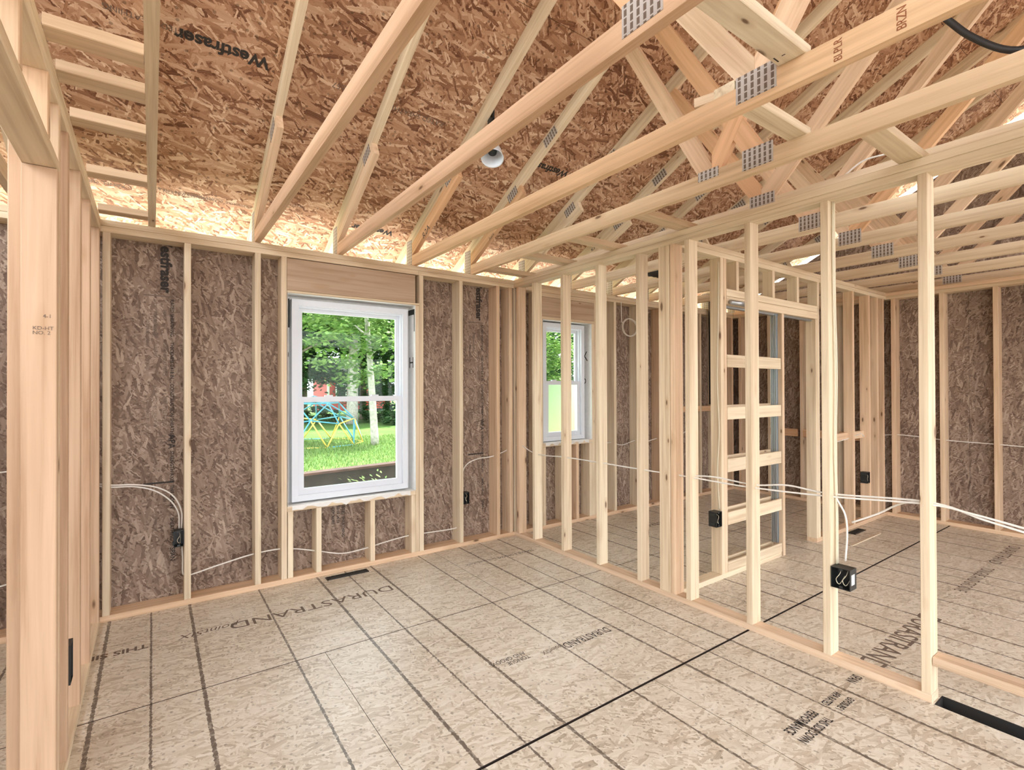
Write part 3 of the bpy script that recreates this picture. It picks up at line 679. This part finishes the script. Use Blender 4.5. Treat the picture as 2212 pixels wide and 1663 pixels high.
wall_print(.335, wb); wall_print(2.80, wb); [lettering(t, sz, (1.47+dx, .1385, z), (0, 0, -1), (1, 0, 0), M['ink'], wb, sx=.95, bold=.0006) for dx, z, sz, t in ((.03, .50, .032, 'RATED SHEATHING'), (-.01, .50, .03, 'PS2-10 24/16'), (-.05, .48, .03, 'EXPOSURE 1'))]
# floor print (upside down as seen from the doorway)
fX, fY = (-1, 0, 0), (0, -1, 0)
lettering('DURASTRAND', .135, (1.665, -.470, .0009), fX, fY, M['ink_soft'], fl, sx=1.16)
lettering('pointSIX', .085, (.69, -.47, .0009), fX, fY, M['ink_soft'], fl, shear=.3)
lettering('THIS SIDE', .075, (.24, -.475, .0009), fX, fY, M['ink_soft'], fl, bold=.002)
lettering('DURASTRAND', .085, (2.455, -1.83, .0009), fX, fY, M['ink'], fl, sx=.62)
lettering('pointSIX', .05, (2.10, -1.83, .0009), fX, fY, M['ink_soft'], fl, sx=.8)
lettering('TONGUE\nAND GROOVE', .045, (1.89, -1.81, .0009), fX, fY, M['ink'], fl, sx=.75)
lettering('TONGUE & GROOVE', .05, (2.99, -.43, .0009), fX, fY, M['ink'], fl, sx=.8)
lettering('RATED STURD-I-FLOOR', .045, (2.60, -.42, .0009), fX, fY, M['ink_soft'], fl, sx=.6)
for dx, dy, s, t in ((2.625, -2.905, .055, 'PERFORMANCE'), (2.625, -2.965, .05, 'THIS SIDE DOWN'), (2.86, -2.91, .045, 'APA RATED'), (2.86, -2.965, .04, 'EXPOSURE 1'), (3.09, -2.90, .06, 'SPAN')):
    lettering(t, s, (dx, dy, .0009), fX, fY, M['ink'], fl, sx=.62, bold=.001)
lettering('DURASTRAND', .16, (4.20, -2.86, .0009), fX, fY, M['ink_soft'], fl, sx=.92, bold=.001)
lettering('DURASTRAND', .11, (6.50, -2.86, .0009), fX, fY, M['ink_soft'], fl, sx=1.0)
lettering('TONGUE AND GROOVE', .10, (5.6, -2.87, .0009), fX, fY, M['ink_soft'], fl, sx=.7)
lettering('DURASTRAND', .10, (4.9, -.5, .0009), fX, fY, M['ink_soft'], fl)
# roof print
def roof_print(t, s, x, y, mat=None, **k):
    lettering(t, s, (x, y, zr(y)-.0012), (-1, 0, 0), (0, .8944, -.4472), mat or M['ink'], ce, **k)
def on_roof(px, py):
    d = f_+r_*((px-1106)/F_PX)-u_*((py-831.5)/F_PX); t = (RZ-RS*CAM.y-CAM.z)/(d.z+RS*d.y); p = CAM+d*t; return p.x, p.y
for px, py, s, t in ((583, 128, .095, 'Westfraser'), (412, 70, .04, 'RATED SHEATHING'), (850, 500, .075, 'Westfraser'), (1230, 372, .085, 'Westfraser'), (480, 430, .035, 'CONSTRUCTION SHEATHING'),
                     (545, 445, .035, 'EXPOSURE 1  THICKNESS 0.418 IN'), (655, 445, .035, 'SIZED FOR SPACING'), (960, 265, .05, 'RATED SHEATHING'), (760, 190, .05, '02:57'), (270, 400, .04, 'PANEL GRADE')):
    x, y = on_roof(px, py); roof_print(t, s, x, y, M['ink'] if s > .06 else M['ink_soft'], bold=.003 if s > .06 else 0)
# stamps on the doorway post
lettering('KD-HT\nNO. 2', .017, (-.06, -1.7245, 1.62), (1, 0, 0), (0, 0, 1), M['ink_soft'], wl, name='stamp')
lettering('4-1', .017, (-.035, -1.7245, 1.66), (1, 0, 0), (0, 0, 1), M['ink_soft'], wl, name='stamp')

# ================================================================== ELECTRICAL
def cable(pts, label, mat='cable', r=.0048, group='white cables run through the studs', flat=1.0):
    o = tube('electrical_cable', pts, r, M[mat], None, 8, flat); return tag(o, label, 'cable', group)
cable([(-.02, .07, .84), (.061, .05, .826), (.165, .05, .817), (.286, .05, .785), (.373, .05, .717), (.417, .06, .61), (.418, .07, .49)], 'white cable arching from the left corner into the wall box')
cable([(-.02, .08, .825), (.061, .06, .812), (.165, .06, .803), (.27, .06, .765), (.355, .06, .69), (.40, .065, .60), (.405, .07, .49)], 'second white cable arching just below its twin into the wall box')
cable([(.42, .06, .375), (.424, .05, .30), (.424, .05, .205), (.44, .055, .185), (.477, .06, .179), (.625, .06, .207), (.84, .06, .242), (1.008, .06, .247), (1.136, .06, .226), (1.303, .06, .177), (1.478, .05, .129), (1.664, .06, .131), (1.819, .06, .151), (2.024, .06, .169), (2.183, .06, .166), (2.493, .06, .159), (2.56, .06, .20), (2.572, .06, .38)], 'long white cable sagging through the studs beneath the lawn window')
cable([(2.556, .05, .49), (2.56, .05, .62), (2.582, .05, .698), (2.641, .05, .744), (2.741, .05, .769), (2.88, .055, .775), (3.03, .055, .812), (3.12, .03, .86), (3.15, -.06, .87), (3.152, -.20, .83), (3.15, -.32, .809)], 'white cable arching from the corner box to the open partition')
cable([(3.15, -.26, .812), (3.15, -.45, .815), (3.15, -.70, .828), (3.15, -1.12, .83), (3.15, -1.53, .83), (3.15, -1.94, .832), (3.15, -2.10, .83), (3.15, -2.355, .830), (3.15, -2.773, .850), (3.15, -3.185, .885), (3.15, -3.35, .870), (3.15, -3.7, .82), (3.15, -4.1, .84)], 'long white cable threaded through every stud of the open partition')
cable([(3.165, -1.94, .840), (3.165, -2.10, .855), (3.165, -2.355, .845), (3.165, -2.55, .872), (3.165, -2.773, .862), (3.165, -3.185, .893), (3.165, -3.4, .845), (3.165, -3.7, .80), (3.165, -4.1, .84)], 'shorter white cable paired above the long one in the partition')
cable([(3.16, -2.80, .845), (3.19, -2.83, .76), (3.20, -2.835, .66), (3.19, -2.83, .52)], 'white cable looping from the partition run down to double box')
cable([(3.30, -2.82, .70), (3.33, -2.93, .765), (3.31, -3.02, .83), (3.24, -3.12, .875), (3.17, -3.185, .89)], 'white cable bowed outward beyond the partition near the end stud')
for k, dx in enumerate((.012, .026)):
    cable([(XR0+.03+dx, -2.797, 2.39), (XR0+.028+dx, -2.798, 2.0), (XR0+.034+dx*1.5, -2.799, 1.5), (XR0+.03+dx, -2.798, 1.1), (XR0+.04+dx, -2.80, .8), (XR0+.035+dx, -2.802, .505)], ('cream cable stapled down the double box stud, hinge side' if k == 0 else 'cream cable stapled down the double box stud, outer side'), 'cable_y', .0045, 'cables stapled down the studs')
cable([(3.69, -1.805, 2.36), (3.692, -1.80, 2.0), (3.688, -1.79, 1.5), (3.692, -1.80, 1.1), (3.684, -1.79, .8), (3.69, -1.80, .52)], 'cream cable stapled down the pocket door post', 'cable_y', .0045, 'cables stapled down the studs')
cable([(6.40, -1.77, .90), (6.35, -1.76, .93), (6.2, -1.77, .92), (6.0, -1.77, .90), (5.7, -1.77, .88)], 'white cable poking through the far cross wall studs')
cable([(6.95, -1.75, .88), (6.95, -1.95, .895), (6.95, -2.3, .87), (6.95, -2.7, .86), (6.95, -3.1, .85), (6.95, -3.6, .86)], 'white cable run along the far gable wall studs')
cable([(4.43, .06, .80), (4.52, .06, .80), (4.7, .07, .76), (4.92, .06, .80), (5.1, .07, .77), (5.33, .06, .80), (5.55, .07, .78), (5.74, .06, .80), (5.95, .07, .86), (6.13, .06, .80)], 'white cable run along the back wall beyond the partition')
# hanging coil near the small window
cp = [(4.60, -.02, 2.40), (4.60, -.02, 2.26)]
for k in range(22):
    a = math.radians(150-k*36); cp.append((4.72+.125*math.cos(a), -.02-.006*k/4, 2.115+.10*math.sin(a)))
cable(cp, 'coiled white cable hanging beside the small window', group=None)
cable([(3.30, -2.70, 2.50), (3.30, -2.776, 2.549), (3.30, -2.875, 2.608), (3.30, -2.969, 2.61), (3.32, -3.1, 2.60)], 'white cable loop lying over the trusses above the partition', group=None)
o = tube('black_cable', [(2.68, -3.30, 2.93), (2.70, -3.383, 2.80), (2.70, -3.448, 2.702), (2.70, -3.546, 2.60), (2.70, -3.66, 2.56)], .012, M['cable_k']); tag(o, 'thick black cable draped over a roof truss chord', 'cable')
cable([(-.5, .06, .95), (-.3, .06, .96), (-.12, .06, .93)], 'upper white cable in the room behind the left stud wall', group=None)
cable([(-.5, .06, .30), (-.3, .06, .33), (-.12, .06, .36)], 'lower white cable in the room behind the left stud wall', group=None)

def outlet_box(c, X, Z, w, h, d, label, gangs=1, tagged=False, group='black wall boxes'):
    """c centre of the open face; X right along the face, Z outward normal"""
    X = Vector(X); Z = Vector(Z); Y = Z.cross(X); root = empty('outlet_box', c); tag(root, label, 'electrical box', group)
    F = frame_mat(c, X, Y); t = .003
    me = boxes_mesh([(-w/2, -w/2+t, -h/2, h/2, -d, 0), (w/2-t, w/2, -h/2, h/2, -d, 0), (-w/2+t, w/2-t, -h/2, -h/2+t, -d, 0), (-w/2+t, w/2-t, h/2-t, h/2, -d, 0), (-w/2+t, w/2-t, -h/2+t, h/2-t, -d, -d+t)], M['black'])
    put('box_body', me, None, F, root)
    for q in ((h/2-.03, h/2-.012), (-h/2+.012, -h/2+.03)): put('nail_bracket', boxes_mesh([(-w/2-.006, -w/2-.0005, q[0], q[1], -d*.8, -.01)], M['dark_metal']), None, F, root)
    for q in ((h/2-.014, h/2-t), (-h/2+t, -h/2+.014)): put('screw_tab', boxes_mesh([(-.008, .008, q[0], q[1], -.012, -.004)], M['dark_metal']), None, F, root)
    P = lambda a, b, e: F @ Vector((a, b, e))
    for k in range(2 if gangs > 1 else 1):
        s = (k-.5)*.03 if gangs > 1 else 0
        v, f = tube_mesh([P(s, h/2-.006, -d+.01), P(s+.008, h*.2, -.012), P(s-.008, -.01, -.008), P(s+.006, -h*.3, -.012), P(s+.012, 0, -d+.012)], .0016, M['cable_y'])
        put('wire_tail', mesh_from([tuple(p) for p in v], f, M['cable_y'], True), None, None, root)
    if tagged: put('paper_tag', boxes_mesh([(w/2+.0002, w/2+.001, -h*.25, h*.25, -d*.7, -d*.2)], M['label']), None, F, root)
    return root
outlet_box((.400, -.006, .445), (1, 0, 0), (0, -1, 0), .055, .105, .065, 'black wall box on the stud left of the lawn window')
outlet_box((2.575, -.006, .430), (1, 0, 0), (0, -1, 0), .055, .105, .065, 'black wall box low on a back wall stud near the partition corner')
outlet_box((.006, -1.385, .375), (0, 1, 0), (1, 0, 0), .075, .15, .07, 'black wall box on the left stud wall behind the doorway post')
outlet_box((XR0-.006, -2.840, .450), (0, -1, 0), (-1, 0, 0), .088, .105, .075, 'double black wall box with loose wires on a partition stud', 2, True)
outlet_box((3.655, YB0-.006, .452), (1, 0, 0), (0, -1, 0), .07, .11, .065, 'black wall box on the pocket door post', 1, True)
outlet_box((6.37, YB0-.006, .472), (1, 0, 0), (0, -1, 0), .07, .115, .065, 'grey-tagged black wall box on the far cross wall stud', 1, True)

# floor registers
def register(c, w, d, label):
    root = empty('floor_register', c); tag(root, label, 'floor vent', 'floor heat registers')
    x, y, z = c
    box_part('frame', [(x-w/2, x+w/2, y-d/2, y-d/2+.008, z, z+.006), (x-w/2, x+w/2, y+d/2-.008, y+d/2, z, z+.006), (x-w/2, x-w/2+.008, y-d/2, y+d/2, z, z+.006), (x+w/2-.008, x+w/2, y-d/2, y+d/2, z, z+.006)], M['black'], root)
    box_part('duct_throat', [(x-w/2+.008, x+w/2-.008, y-d/2+.008, y+d/2-.008, z, z+.0012)], M['black'], root)
    n = 9
    for i in range(1, n):
        xx = x-w/2+w*i/n; box_part('louver', [(xx-.002, xx+.002, y-d/2+.008, y+d/2-.008, z+.0013, z+.005)], M['dark_metal'], root)
register((1.475, -.083, .0005), .315, .062, 'black slot register in the floor below the lawn window')
register((5.90, -1.88, .0005), .25, .07, 'dark slot register in the floor along the far cross wall')

# white cup fixture hanging by a roof truss
cu = empty('ceiling_light_cup', (2.128, -1.125, 2.95)); tag(cu, 'small white bell-shaped cup hanging from the roof on a black bracket', 'light fixture')
TLT = Matrix.Translation((2.128, -1.125, 3.03)) @ Matrix.Rotation(math.radians(-26), 4, Vector((.82, -.57, 0))) @ Matrix.Translation((0, 0, -.08))
put('shade', lathe([(.030, .115), (.046, .105), (.062, .065), (.072, .012), (.077, 0), (.072, 0), (.066, .012), (.055, .06), (.038, .095), (.0, .098)], 28, M['vinyl']), None, TLT, cu)
put('dark_cup_core', lathe([(.0, .055), (.028, .055), (.032, .09), (.0, .0905)], 18, M['dark_metal']), None, TLT, cu)  # dark core added to stand for the shade inside the cup
put('neck', lathe([(.0, .15), (.032, .15), (.034, .112), (.0, .112)], 20, M['vinyl']), None, TLT, cu)
box_part('bracket', [(2.120, 2.136, -1.140, -1.110, 3.088, zr(-1.11)-.002), (2.099, 2.136, -1.140, -1.110, 3.20, 3.24)], M['black'], cu)

# plumbing and bits beyond the partition
vp = tube('vent_pipe', [(6.30, -.075, 1.20), (6.30, -.075, 2.60)], .055, M['black'], seg=20); tag(vp, 'black plastic vent pipe standing against the back wall', 'pipe')
gp = tube('steel_pipe', [(3.79, -1.84, 2.063), (4.06, -1.84, 2.064)], .018, M['steel'], seg=16); tag(gp, 'short grey steel pipe lying under the pocket door header', 'pipe')
dk = put('exhaust_fan_duct', lathe([(.0, -.09), (.05, -.09), (.055, -.06), (.05, -.03), (.055, 0), (.05, .03), (.055, .06), (.05, .09), (.0, .09)], 20, M['black']), None, Matrix.Translation((4.22, -.80, 2.545)) @ Matrix.Rotation(math.pi/2, 4, 'Y')); tag(dk, 'short black duct piece lying between trusses beyond the partition', 'duct')
ws_ = bd('wood_strip', (5.35, 6.0), (-2.05, -2.035), (.0, .008), None, [(.85, .74, .58)]); tag(ws_, 'thin pale wood strip lying on the far room floor', 'wood strip')

# ================================================================== OUTSIDE
GZ = -.6
def grass_mat():
    m, nt, b, o = new_mat('lawn_grass')
    ge = N(nt, 'ShaderNodeNewGeometry'); n1 = N(nt, 'ShaderNodeTexNoise', inp={'Scale': 0.45, 'Detail': 5}); n2 = N(nt, 'ShaderNodeTexNoise', inp={'Scale': 14.0, 'Detail': 4})
    for n in (n1, n2): nt.links.new(ge.outputs['Position'], n.inputs['Vector'])
    t = math_n(nt, 'ADD', math_n(nt, 'MULTIPLY', n1.outputs[0], .55), math_n(nt, 'MULTIPLY', n2.outputs[0], .45))
    nt.links.new(ramp(nt, t, [(0.3, (.045, .105, .022)), (0.5, (.095, .18, .04)), (0.7, (.18, .27, .07))]), b.inputs['Base Color'])
    b.inputs['Roughness'].default_value = .8; b.inputs['Specular IOR Level'].default_value = .2
    bm_ = N(nt, 'ShaderNodeBump', inp={'Strength': .6, 'Distance': .04}); nt.links.new(n2.outputs[0], bm_.inputs['Height']); nt.links.new(bm_.outputs[0], b.inputs['Normal'])
    return m
M['grass'] = grass_mat()
def leaf_mat(name, c0, c1, trans=.35):
    m, nt, b, o = new_mat(name)
    ge = N(nt, 'ShaderNodeNewGeometry')
    col = ramp(nt, ge.outputs['Random Per Island'], [(0.0, c0), (1.0, c1)])
    nt.links.new(col, b.inputs['Base Color']); b.inputs['Roughness'].default_value = .55
    tr = N(nt, 'ShaderNodeBsdfTranslucent'); nt.links.new(col, tr.inputs[0]); mx = N(nt, 'ShaderNodeMixShader', inp={0: trans})
    nt.links.new(b.outputs[0], mx.inputs[1]); nt.links.new(tr.outputs[0], mx.inputs[2]); nt.links.new(mx.outputs[0], o.inputs[0])
    return m
M['leaf_bright'] = leaf_mat('bright_leaves', (.09, .19, .045), (.30, .42, .13), .45)
M['leaf_dark'] = leaf_mat('dark_leaves', (.03, .085, .035), (.12, .24, .085), .4)
M['blade'] = leaf_mat('grass_blades', (.075, .15, .028), (.24, .32, .10), .4)
M['bark'] = plain('tree_bark', (.22, .17, .13), .9, noise=.45, nscale=9)
M['bark_pale'] = plain('pale_tree_bark', (.42, .38, .33), .9, noise=.3, nscale=9)
M['log'] = plain('dark_weathered_plank', (.020, .013, .010), .8, noise=.4, nscale=8)
M['log_cap'] = plain('reddish_weathered_plank', (.055, .024, .016), .8, noise=.4, nscale=8)
M['red'] = plain('red_siding', (.45, .045, .035), .7); M['white_paint'] = plain('white_paint', (.8, .8, .78), .6); M['roof_dark'] = plain('dark_shingle', (.05, .045, .045), .9)
M['blue_bar'] = plain('blue_painted_tube', (.08, .30, .42), .4); M['yellow_bar'] = plain('yellow_painted_tube', (.75, .52, .10), .4)
ground = put('ground_lawn', mesh_from([(-60, -40, 0), (90, -40, 0), (90, 110, 0), (-60, 110, 0)], [(0, 1, 2, 3)], M['grass']), None, Matrix.Translation((0, 0, GZ-.01))); tag(ground, 'sunlit green lawn outside the windows', kind='structure')
M['added_dirt'] = plain('dark_added_soil', (.11, .08, .055), .95, noise=.3, nscale=3)
M['bounce_gravel'] = plain('pale_bounce_stone', (.76, .73, .67), .95, noise=.2, nscale=30)
ds = put('added_dark_soil', mesh_from([(-30, -40, 0), (40, -40, 0), (40, .16, 0), (-30, .16, 0)], [(0, 1, 2, 3)], M['added_dirt']), None, Matrix.Translation((0, 0, GZ))); tag(ds, 'unseen dark soil around the house, added to curb bounced light', kind='structure')  # soil apron added out of view, dark to curb bounced light
gs_ = put('added_bounce_gravel', mesh_from([(-30, .16, 0), (40, .16, 0), (40, 2.75, 0), (-30, 2.6, 0)], [(0, 1, 2, 3)], M['bounce_gravel']), None, Matrix.Translation((0, 0, GZ))); tag(gs_, 'unseen pale stone strip behind the house, added to bounce light', kind='structure')  # added out of view to bounce sunlight up into the eave
def blades(n, region, h):
    v, f = [], []
    for i in range(n):
        x = random.uniform(*region[0]); y = random.uniform(*region[1]); a = random.uniform(0, 6.28); hh = h*random.uniform(.5, 1.3); w = .012+.004*h/.1
        dx, dy = math.cos(a)*w, math.sin(a)*w; lx, ly = random.uniform(-.6, .6)*hh, random.uniform(-.6, .6)*hh
        k = len(v); v += [(x-dx, y-dy, 0), (x+dx, y+dy, 0), (x+lx, y+ly, hh)]; f.append((k, k+1, k+2))
    me = bpy.data.meshes.new('b'); me.from_pydata(v, [], f); me.materials.append(M['blade']); return me
gb = put('grass_blades', blades(26000, ((1.5, 12), (2.6, 17)), .11), None, Matrix.Translation((0, 0, GZ-.01))); tag(gb, 'short grass blades covering the lawn near the house', 'grass', kind='stuff')

def crown_mesh(n, rx, rz, size, mat, clusters=60, seed=1):
    rnd = random.Random(seed); v, f = [], []
    cl = []
    for _ in range(clusters):
        while True:
            p = Vector((rnd.uniform(-1, 1), rnd.uniform(-1, 1), rnd.uniform(-1, 1)))
            if .25 < p.length < 1: break
        cl.append(Vector((p.x*rx, p.y*rx, p.z*rz)))
    for i in range(n):
        c = rnd.choice(cl); p = c+Vector((rnd.gauss(0, .11)*rx, rnd.gauss(0, .11)*rx, rnd.gauss(0, .055)*rz))
        s = size*rnd.uniform(.6, 1.3); nrm = Vector((rnd.gauss(0, .5), rnd.gauss(0, .5), 1)).normalized()
        a = nrm.orthogonal().normalized(); ang = rnd.uniform(0, 6.28); b = nrm.cross(a)
        d = a*math.cos(ang)+b*math.sin(ang); e = nrm.cross(d)
        k = len(v); v += [p-d*s*.5, p+e*s*.32, p+d*s*.5, p-e*s*.32]; f.append((k, k+1, k+2, k+3))
    me = bpy.data.meshes.new('crown'); me.from_pydata([tuple(q) for q in v], [], f); me.materials.append(mat); return me
CR = {'bright': [crown_mesh(8000, 2.8, 3.0, .22, M['leaf_bright'], 90, 3), crown_mesh(8000, 3.0, 2.6, .22, M['leaf_bright'], 90, 4)],
      'dark': [crown_mesh(11000, 3.3, 4.4, .27, M['leaf_dark'], 170, 5), crown_mesh(11000, 3.4, 4.2, .27, M['leaf_dark'], 170, 6)]}
def tree(x, y, h, tr, kind, zc, label, var=0, lean=(0, 0), pale=False):
    t = empty('tree', (x, y, GZ)); tag(t, label, 'tree', 'trees behind the lawn')
    bk = M['bark_pale'] if pale else M['bark']
    tk = tube('trunk', [(x, y, GZ-.05), (x+lean[0]*.3, y+lean[1]*.3, GZ+h*.3), (x+lean[0]*.7, y+lean[1]*.7, GZ+h*.65), (x+lean[0], y+lean[1], GZ+h)], tr, bk, t, 10, 1, 5, (tr, tr*.35))
    for k in range(5):
        a = k*1.3+x; zz = GZ+h*(.42+.1*k); bx, by = x+lean[0]*.6, y+lean[1]*.6
        tube('branch', [(bx, by, zz), (bx+math.cos(a)*1.0, by+math.sin(a)*1.0, zz+.6), (bx+math.cos(a)*2.0, by+math.sin(a)*2.0, zz+.9)], tr*.25, bk, t, 6, 1, 3, (tr*.3, tr*.08))
    put('crown', CR[kind][var], None, Matrix.Translation((x+lean[0], y+lean[1], zc)), t)
    return t
tree(6.83, 13.8, 7.5, .15, 'bright', 4.7, 'slim pale-barked tree standing alone on the lawn', 0, (-.35, .3), True)
tree(9.67, 25.2, 10, .36, 'bright', 6.4, 'thick-trunked tree at the edge of the lawn beside the dome', 1, (.2, 0), True)
for k, (x, y, zc, kind, lb) in enumerate(((5.5, 27.5, 5.2, 'dark', 'dark leafy tree behind the climbing dome'), (8.0, 30, 5.6, 'dark', 'dark leafy tree between the climbing dome and the thick trunk'), (11.6, 29, 4.3, 'dark', 'dark leafy tree just right of the thick trunk'),
        (14.5, 32, 4.2, 'dark', 'dark leafy tree in front of the red house'), (6.3, 23.5, 6.4, 'bright', 'bright green leafy tree above the climbing dome'), (13.4, 25.0, 6.2, 'dark', 'dark leafy tree nearest the lawn in front of the house'),
        (18.5, 35, 5.5, 'dark', 'dark leafy tree beyond the end of the red house'), (3.0, 33, 5.5, 'dark', 'dark leafy tree far beyond the climbing dome'), (10.2, 38.5, 6, 'dark', 'dark leafy tree beside the red house gable'), (-5.2, 34, 5.2, 'dark', 'dark leafy tree at the far end of the wood edge'), (2.6, 41.5, 5.4, 'dark', 'dark leafy tree deep in the wood behind the dome'), (-12.5, 37, 5.2, 'dark', 'dark leafy tree standing apart beyond the wood edge'))):
    tree(x, y, 9, .22, kind, zc, lb, k % 2)
for k, (x, y, zc, kind, lb) in enumerate(((15.5, 15.5, 3.4, 'bright', 'bright low tree in the small window upper pane'), (19.5, 19.5, 4.6, 'dark', 'dark tree right behind the low bright one outside the small window'),
        (25.5, 24.0, 4.5, 'dark', 'dark tree farthest outside the small window'), (19.5, 27.5, 6.0, 'dark', 'tall dark tree at the wood edge outside the small window'))):
    tree(x, y, 7, .2, kind, zc, lb, k % 2)
CB = crown_mesh(2200, .95, .75, .20, M['leaf_dark'], 34, 9)
for k, (x, y, lb) in enumerate(((6.4, 28.2, 'behind the climbing dome'), (8.4, 27.0, 'beside the thick tree trunk'), (11.3, 26.2, 'to the right of the thick tree trunk'), (13.6, 28.4, 'below the red house wall'), (16.0, 28, 'at the red house corner'), (11.6, 23.2, 'out on the lawn before the wood'))):
    b = put('bush', CB, None, Matrix.Translation((x, y, GZ+.5)) @ Matrix.Rotation(k*1.1, 4, 'Z')); tag(b, 'low leafy bush '+lb, 'bush', 'bushes along the lawn edge')

# climbing dome
def dome(c, R):
    root = empty('climbing_dome', c); tag(root, 'blue and yellow geodesic climbing dome on the lawn', 'climbing frame')
    bm = bmesh.new(); bmesh.ops.create_icosphere(bm, subdivisions=2, radius=R); bm.verts.ensure_lookup_table()
    es = [(e.verts[0].co.copy(), e.verts[1].co.copy()) for e in bm.edges if (e.verts[0].co.z > -.02*R-.3*R*0 and e.verts[1].co.z > -.02*R)]
    bm.free(); cyl = {}
    for k, (a, b) in enumerate(es):
        L = (b-a).length; key = (round(L, 2), k % 2 if max(a.z, b.z) > R*.6 else (k % 3 == 0))
        mat = M['blue_bar'] if (max(a.z, b.z) > R*.62 or k % 3 == 0) else M['yellow_bar']
        kk = (round(L, 3), mat.name)
        if kk not in cyl:
            v, f = tube_mesh([(0, 0, -L/2), (0, 0, L/2)], .026, mat, 8); cyl[kk] = mesh_from([tuple(p) for p in v], f, mat, True)
        X = (b-a).normalized(); up = X.orthogonal(); m4 = frame_mat((a+b)/2+Vector(c), up, X.cross(up))
        put('bar', cyl[kk], None, m4, root)
dome((5.15, 15.6, GZ), 1.75)
# dark planks and a weed just outside the window
pk_ = empty('plank_stack', (2.6, 2.6, GZ)); tag(pk_, 'dark weathered plank retaining wall just outside the lawn window', 'retaining wall')
for k in range(4):
    zc = GZ+.12+.235*k
    bar('plank', (.9, 2.72, zc-.02), (5.6, 2.72, zc+.10), .215, .05, (0, 0, 1), pk_, [(1, 1, 1)], M['log'])
bar('cap_board', (.9, 2.70, GZ+.935), (5.6, 2.70, GZ+1.055), .16, .03, (0, 1, 0), pk_, [(1, 1, 1)], M['log_cap'])
def weed(c, label):
    v, f = [], []; rnd = random.Random(11)
    for i in range(420):
        a = rnd.uniform(0, 6.28); L = rnd.uniform(.25, .95); o = Vector((rnd.gauss(0, .05), rnd.gauss(0, .05), 0)); d = Vector((math.cos(a)*.35, math.sin(a)*.35, 1)).normalized()
        p = o+d*L+Vector((rnd.gauss(0, .05), rnd.gauss(0, .05), rnd.gauss(0, .04))); s = .028; e = Vector((-math.sin(a), math.cos(a), 0)); k = len(v)
        q = p+Vector((math.cos(a), math.sin(a), .5))*s*2
        v += [tuple(p-e*s*.4), tuple((p+q)/2+e*s*.5), tuple(q), tuple((p+q)/2-e*s*.5)]; f.append((k, k+1, k+2, k+3))
    root = empty('weed', c); tag(root, label, 'plant')
    me = bpy.data.meshes.new('w'); me.from_pydata(v, [], f); me.materials.append(M['blade']); put('leaves', me, None, Matrix.Translation(c), root)
    for k in range(5):
        a = k*1.26; tube('stem', [c, (c[0]+math.cos(a)*.1, c[1]+math.sin(a)*.1, c[2]+.4), (c[0]+math.cos(a)*.25, c[1]+math.sin(a)*.25, c[2]+.8)], .006, M['blade'], root, 5, 1, 3)
weed((2.62, 2.2, GZ), 'tall green weed growing in front of the dark planks')
# red house behind the trees
hs = empty('house', (16.5, 44, GZ)); tag(hs, 'red house with white trim half hidden behind the trees', 'house')
box_part('wall', [(13.2, 19.2, 43, 48, GZ, GZ+3.3)], M['red'], hs)
rf = mesh_from([(12.8, 42.6, GZ+3.3), (19.6, 42.6, GZ+3.3), (19.6, 45.5, GZ+5.0), (12.8, 45.5, GZ+5.0), (12.8, 48.4, GZ+3.3), (19.6, 48.4, GZ+3.3)], [(0, 1, 2, 3), (3, 2, 5, 4), (0, 3, 4), (1, 5, 2), (0, 4, 5, 1)], M['roof_dark']); put('roof', rf, None, None, hs)
for x in (13.9, 15.6, 17.6):
    wn = box_part('window', [(x, x+1.0, 42.93, 42.99, GZ+1.1, GZ+2.5)], M['white_paint'], hs)
    box_part('pane', [(x+.12, x+.88, 42.90, 42.928, GZ+1.25, GZ+2.35)], M['black'], wn)
box_part('trim', [(13.0, 19.4, 42.9, 42.98, GZ+3.0, GZ+3.3), (13.15, 13.35, 42.93, 42.99, GZ, GZ+3.0)], M['white_paint'], hs)
